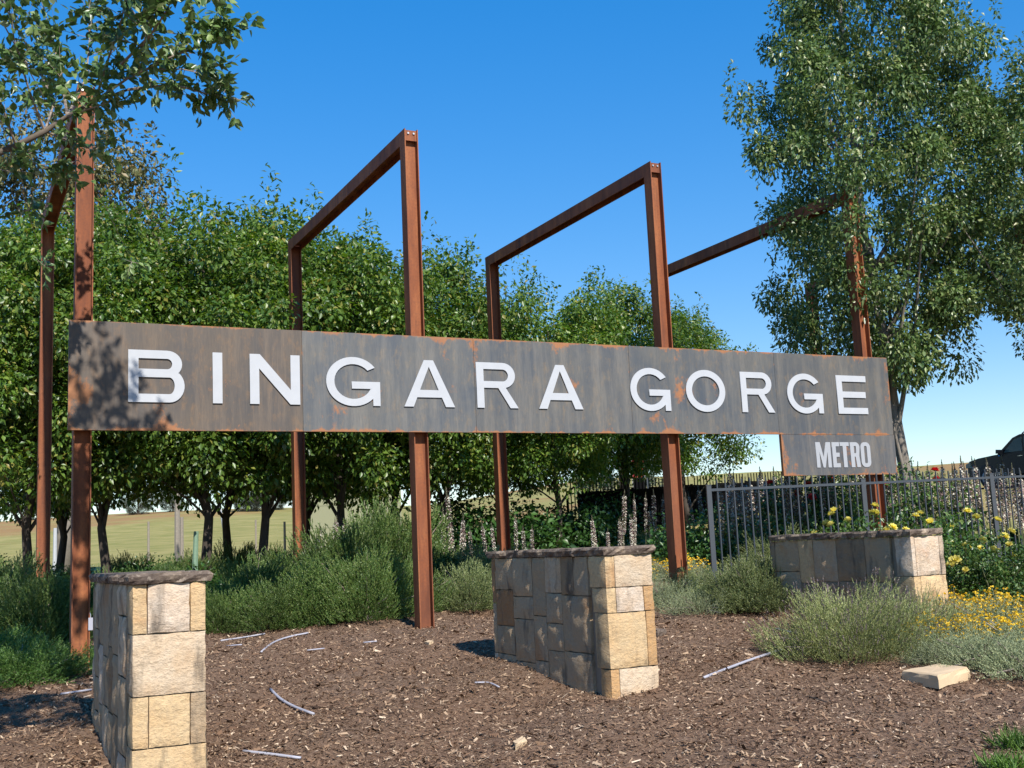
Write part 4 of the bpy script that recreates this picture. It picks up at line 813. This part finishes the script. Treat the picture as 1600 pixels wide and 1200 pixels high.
# ------------------------------------------------------------------ far left: field fence, poles, shed
for k, (px, yb, yt, Yd, rad, lean, mat, lb) in enumerate([(277, 845, 770, 32, .085, 0, 'wood', 'thick grey timber pole at the edge of the field'), (351, 842, 773, 33, .04, -.35, 'letter', 'thin white leaning pole in the field'), (284, 846, 808, 32.3, .06, 0, 'wood', 'short grey timber post beside the thick pole'),
        (86, 850, 825, 33, .06, 0, 'letter', 'short white post seen between the two leftmost rusted posts'), (42, 848, 812, 34, .07, 0, 'wood', 'brown timber post at the far left'), (232, 848, 815, 36, .04, 0, 'wood', 'slim timber fence post left of the thick pole'), (400, 848, 812, 40, .04, 0, 'wood', 'slim timber fence post between the dark trunks'), (445, 848, 815, 40, .05, 0, 'wood', 'slim timber fence post left of the second back post')]):
    a_ = at(px, yb, Yd); zt = at(px, yt, Yd).z; z0 = gz(a_.x, a_.y); m = MB(); m.tube([(0, 0, -.3), (lean*.5, 0, (zt-z0)/2), (lean, 0, zt-z0)], [rad, rad*.95, rad*.85], 8)
    tag(link('field_post', m.mesh('field_post'), M[mat], None, (a_.x-lean*.5, a_.y, z0)), lb, 'post', 'posts in the field')
p = at(316, 848, 20.3); z0 = gz(p.x, p.y); m = MB(); m.tube([(0, 0, -.05), (0, 0, .6), (.02, 0, 1.15)], [.05, .052, .045], 8)
tag(link('tree_guard', m.mesh('tree_guard'), plain('pale_green_sleeve', (.16, .25, .17), .7), None, (p.x-.1, p.y-.1, z0)), 'pale green plastic tree guard against the third row trunk', 'tree guard')
p = at(470, 850, 37); z0 = gz(p.x, p.y)-.1; t = thing('shed', 'khaki clad shed behind the row trees', 'shed', (p.x, p.y, z0), .12); kh = plain('khaki_cladding', (.24, .245, .15), .8, var=.06)
for k in range(5):
    m = MB(); m.box(0, 3.3, 0, .05, k*.72, k*.72+.71); link('cladding_board', m.mesh('cladding_board'), kh, t)
m = MB(); m.box(.02, 3.28, .052, 4.4, 0, 3.58); link('wall', m.mesh('wall'), kh, t)
m = MB(); m.prism([(-.25, 3.6), (4.7, 3.6), (2.2, 4.6)], 'x', -.2, 3.5); link('roof', m.mesh('roof'), plain('grey_roof_sheet', (.22, .23, .23), .5), t)

# ------------------------------------------------------------------ dark four wheel drive on the road
cp = at(1513, 768, 40.6); CZ = gz(cp.x+2, cp.y+1)+.06
car = thing('parked_car', 'dark four wheel drive wagon with roof racks, cut off by the right edge', 'car', (cp.x, cp.y, CZ), -1.12)
pm = plain('dark_blue_black_paint', (.006, .007, .010), .3, 0, .4, var=.1); gl = plain('tinted_glass', (.06, .10, .10), .15, 0, .5, var=.1); bk = plain('black_plastic', (.015, .015, .015), .6); ch = plain('chrome', (.6, .6, .62), .12, 1); alloy = plain('grey_alloy', (.25, .25, .26), .5, .2); rub = plain('tyre_rubber', (.02, .02, .02), .85)
prof_low = [(.06, .42), (.0, .62), (.03, .90), (.12, 1.02), (.55, 1.10), (1.30, 1.16), (4.75, 1.18), (4.83, 1.0), (4.86, .6), (4.80, .40)]
m = MB(); W_ = 1.86
def skin(prof, ws, name, mat, close=True):
    """side profile swept across the car with narrowing at the edges"""
    m = MB(); n = len(prof); cx_ = sum(q[0] for q in prof)/n; cz_ = sum(q[1] for q in prof)/n
    for (y, s_) in ws:
        for (x, z) in prof: m.v.append((cx_+(x-cx_)*s_, y, cz_+(z-cz_)*s_))
    for a_ in range(len(ws)-1):
        for i_ in range(n): j_ = (i_+1) % n; m.f.append((a_*n+i_, a_*n+j_, a_*n+n+j_, a_*n+n+i_))
    m.f.append(tuple(range(n))); m.f.append(tuple(range((len(ws)-1)*n, len(ws)*n))[::-1]); return link(name, m.mesh(name), mat, car)
body = skin(prof_low, [(0, .965), (.03, .985), (.10, 1.0), (W_-.10, 1.0), (W_-.03, .985), (W_, .965)], 'body', pm)
skin([(1.32, 1.15), (2.05, 1.68), (2.35, 1.77), (3.2, 1.80), (4.45, 1.74), (4.78, 1.17)], [(.10, 1.0), (.20, .985), (W_-.20, .985), (W_-.10, 1.0)], 'cabin', pm)
for nm, poly in (('window', [(1.62, 1.20), (2.13, 1.62), (2.42, 1.68), (2.42, 1.20)]), ('window', [(2.50, 1.20), (2.50, 1.69), (3.42, 1.69), (3.42, 1.20)]), ('window', [(3.50, 1.20), (3.50, 1.69), (4.30, 1.65), (4.52, 1.20)])):
    m = MB(); m.prism(poly, 'y', .088, .104); link(nm, m.mesh(nm), gl, car)
m = MB(); m.hexa([(1.36, .22, 1.19), (1.36, W_-.22, 1.19), (2.02, W_-.26, 1.67), (2.02, .26, 1.67), (1.33, .22, 1.21), (1.33, W_-.22, 1.21), (2.0, W_-.26, 1.69), (2.0, .26, 1.69)]); link('windscreen', m.mesh('windscreen'), gl, car)
for wx in (.92, 3.82):
    for wy, sg in ((-.01, -1), (W_+.01, 1)):
        m = MB(); m.tube([(wx, wy, .38), (wx, wy-sg*.05, .38), (wx, wy-sg*.24, .38)], [.34, .38, .38], 24); wl = link('wheel', m.mesh('tyre'), rub, car)
        m = MB(); m.tube([(wx, wy+sg*.004, .38), (wx, wy+sg*.012, .38)], [.24, .20], 20); link('rim', m.mesh('rim'), alloy, wl)
        m = MB(); pts = arc(wx, .38, .47, .47, 10, 170, 14)+arc(wx, .38, .40, .40, 170, 10, 14); m.prism(pts, 'y', wy-sg*.02-.015, wy-sg*.02+.015); link('wheel_arch', m.mesh('wheel_arch'), bk, car)
m = MB(); m.prism([(1.50, 1.18), (1.62, 1.17), (1.66, 1.30), (1.52, 1.32)], 'y', -.16, .06); mi = link('mirror', m.mesh('mirror'), pm, car)
m = MB(); m.tube([(1.60, -.10, 1.13), (1.60, -.06, 1.11)], [.05, .04], 8); link('indicator', m.mesh('indicator'), ch, mi)
for y_ in (.30, W_-.30):
    m = MB(); m.tube([(2.3, y_, 1.80), (2.45, y_, 1.88), (4.3, y_, 1.86), (4.4, y_, 1.77)], .022, 6); link('roof_rail', m.mesh('roof_rail'), bk, car)
for x_ in (2.75, 3.7):
    m = MB(); m.box(x_-.04, x_+.04, .2, W_-.2, 1.885, 1.915); link('roof_bar', m.mesh('roof_bar'), ch, car)
for y_ in (.12, W_-.42):
    m = MB(); m.prism([(.0, .78), (.02, .93), (.22, .98), (.20, .80)], 'y', y_-.128, y_+.3); link('headlight', m.mesh('headlight'), gl, car)
for x_ in (2.28, 3.25):
    m = MB(); m.box(x_, x_+.2, -.012, .01, 1.02, 1.05); link('door_handle', m.mesh('door_handle'), ch, car)
# small red banner and a thin pole beyond the black fence
p = at(988, 745, 36); z0 = gz(p.x, p.y); t = thing('banner_flag', 'small red and black banner beyond the black fence', 'banner', (p.x, p.y, z0)); m = MB(); m.tube([(0, 0, -.1), (0, 0, 2.9)], .02, 6); link('pole', m.mesh('pole'), M['bolt'], t)
m = MB(); zt = at(988, 719, 36).z-z0; m.box(-.0, .38, -.006, .006, zt-.55, zt); link('cloth', m.mesh('cloth'), M['red'], t)
m = MB(); m.box(-.0, .38, -.006, .006, zt-1.0, zt-.555); link('cloth', m.mesh('cloth'), M['shadedblack'], t)
p = at(1011, 745, 38); z0 = gz(p.x, p.y); m = MB(); m.tube([(0, 0, -.1), (0, 0, at(1011, 722, 38).z-z0)], .025, 6); tag(link('slim_pole', m.mesh('slim_pole'), M['fence'], None, (p.x, p.y, z0)), 'slim grey pole beyond the black fence', 'pole')
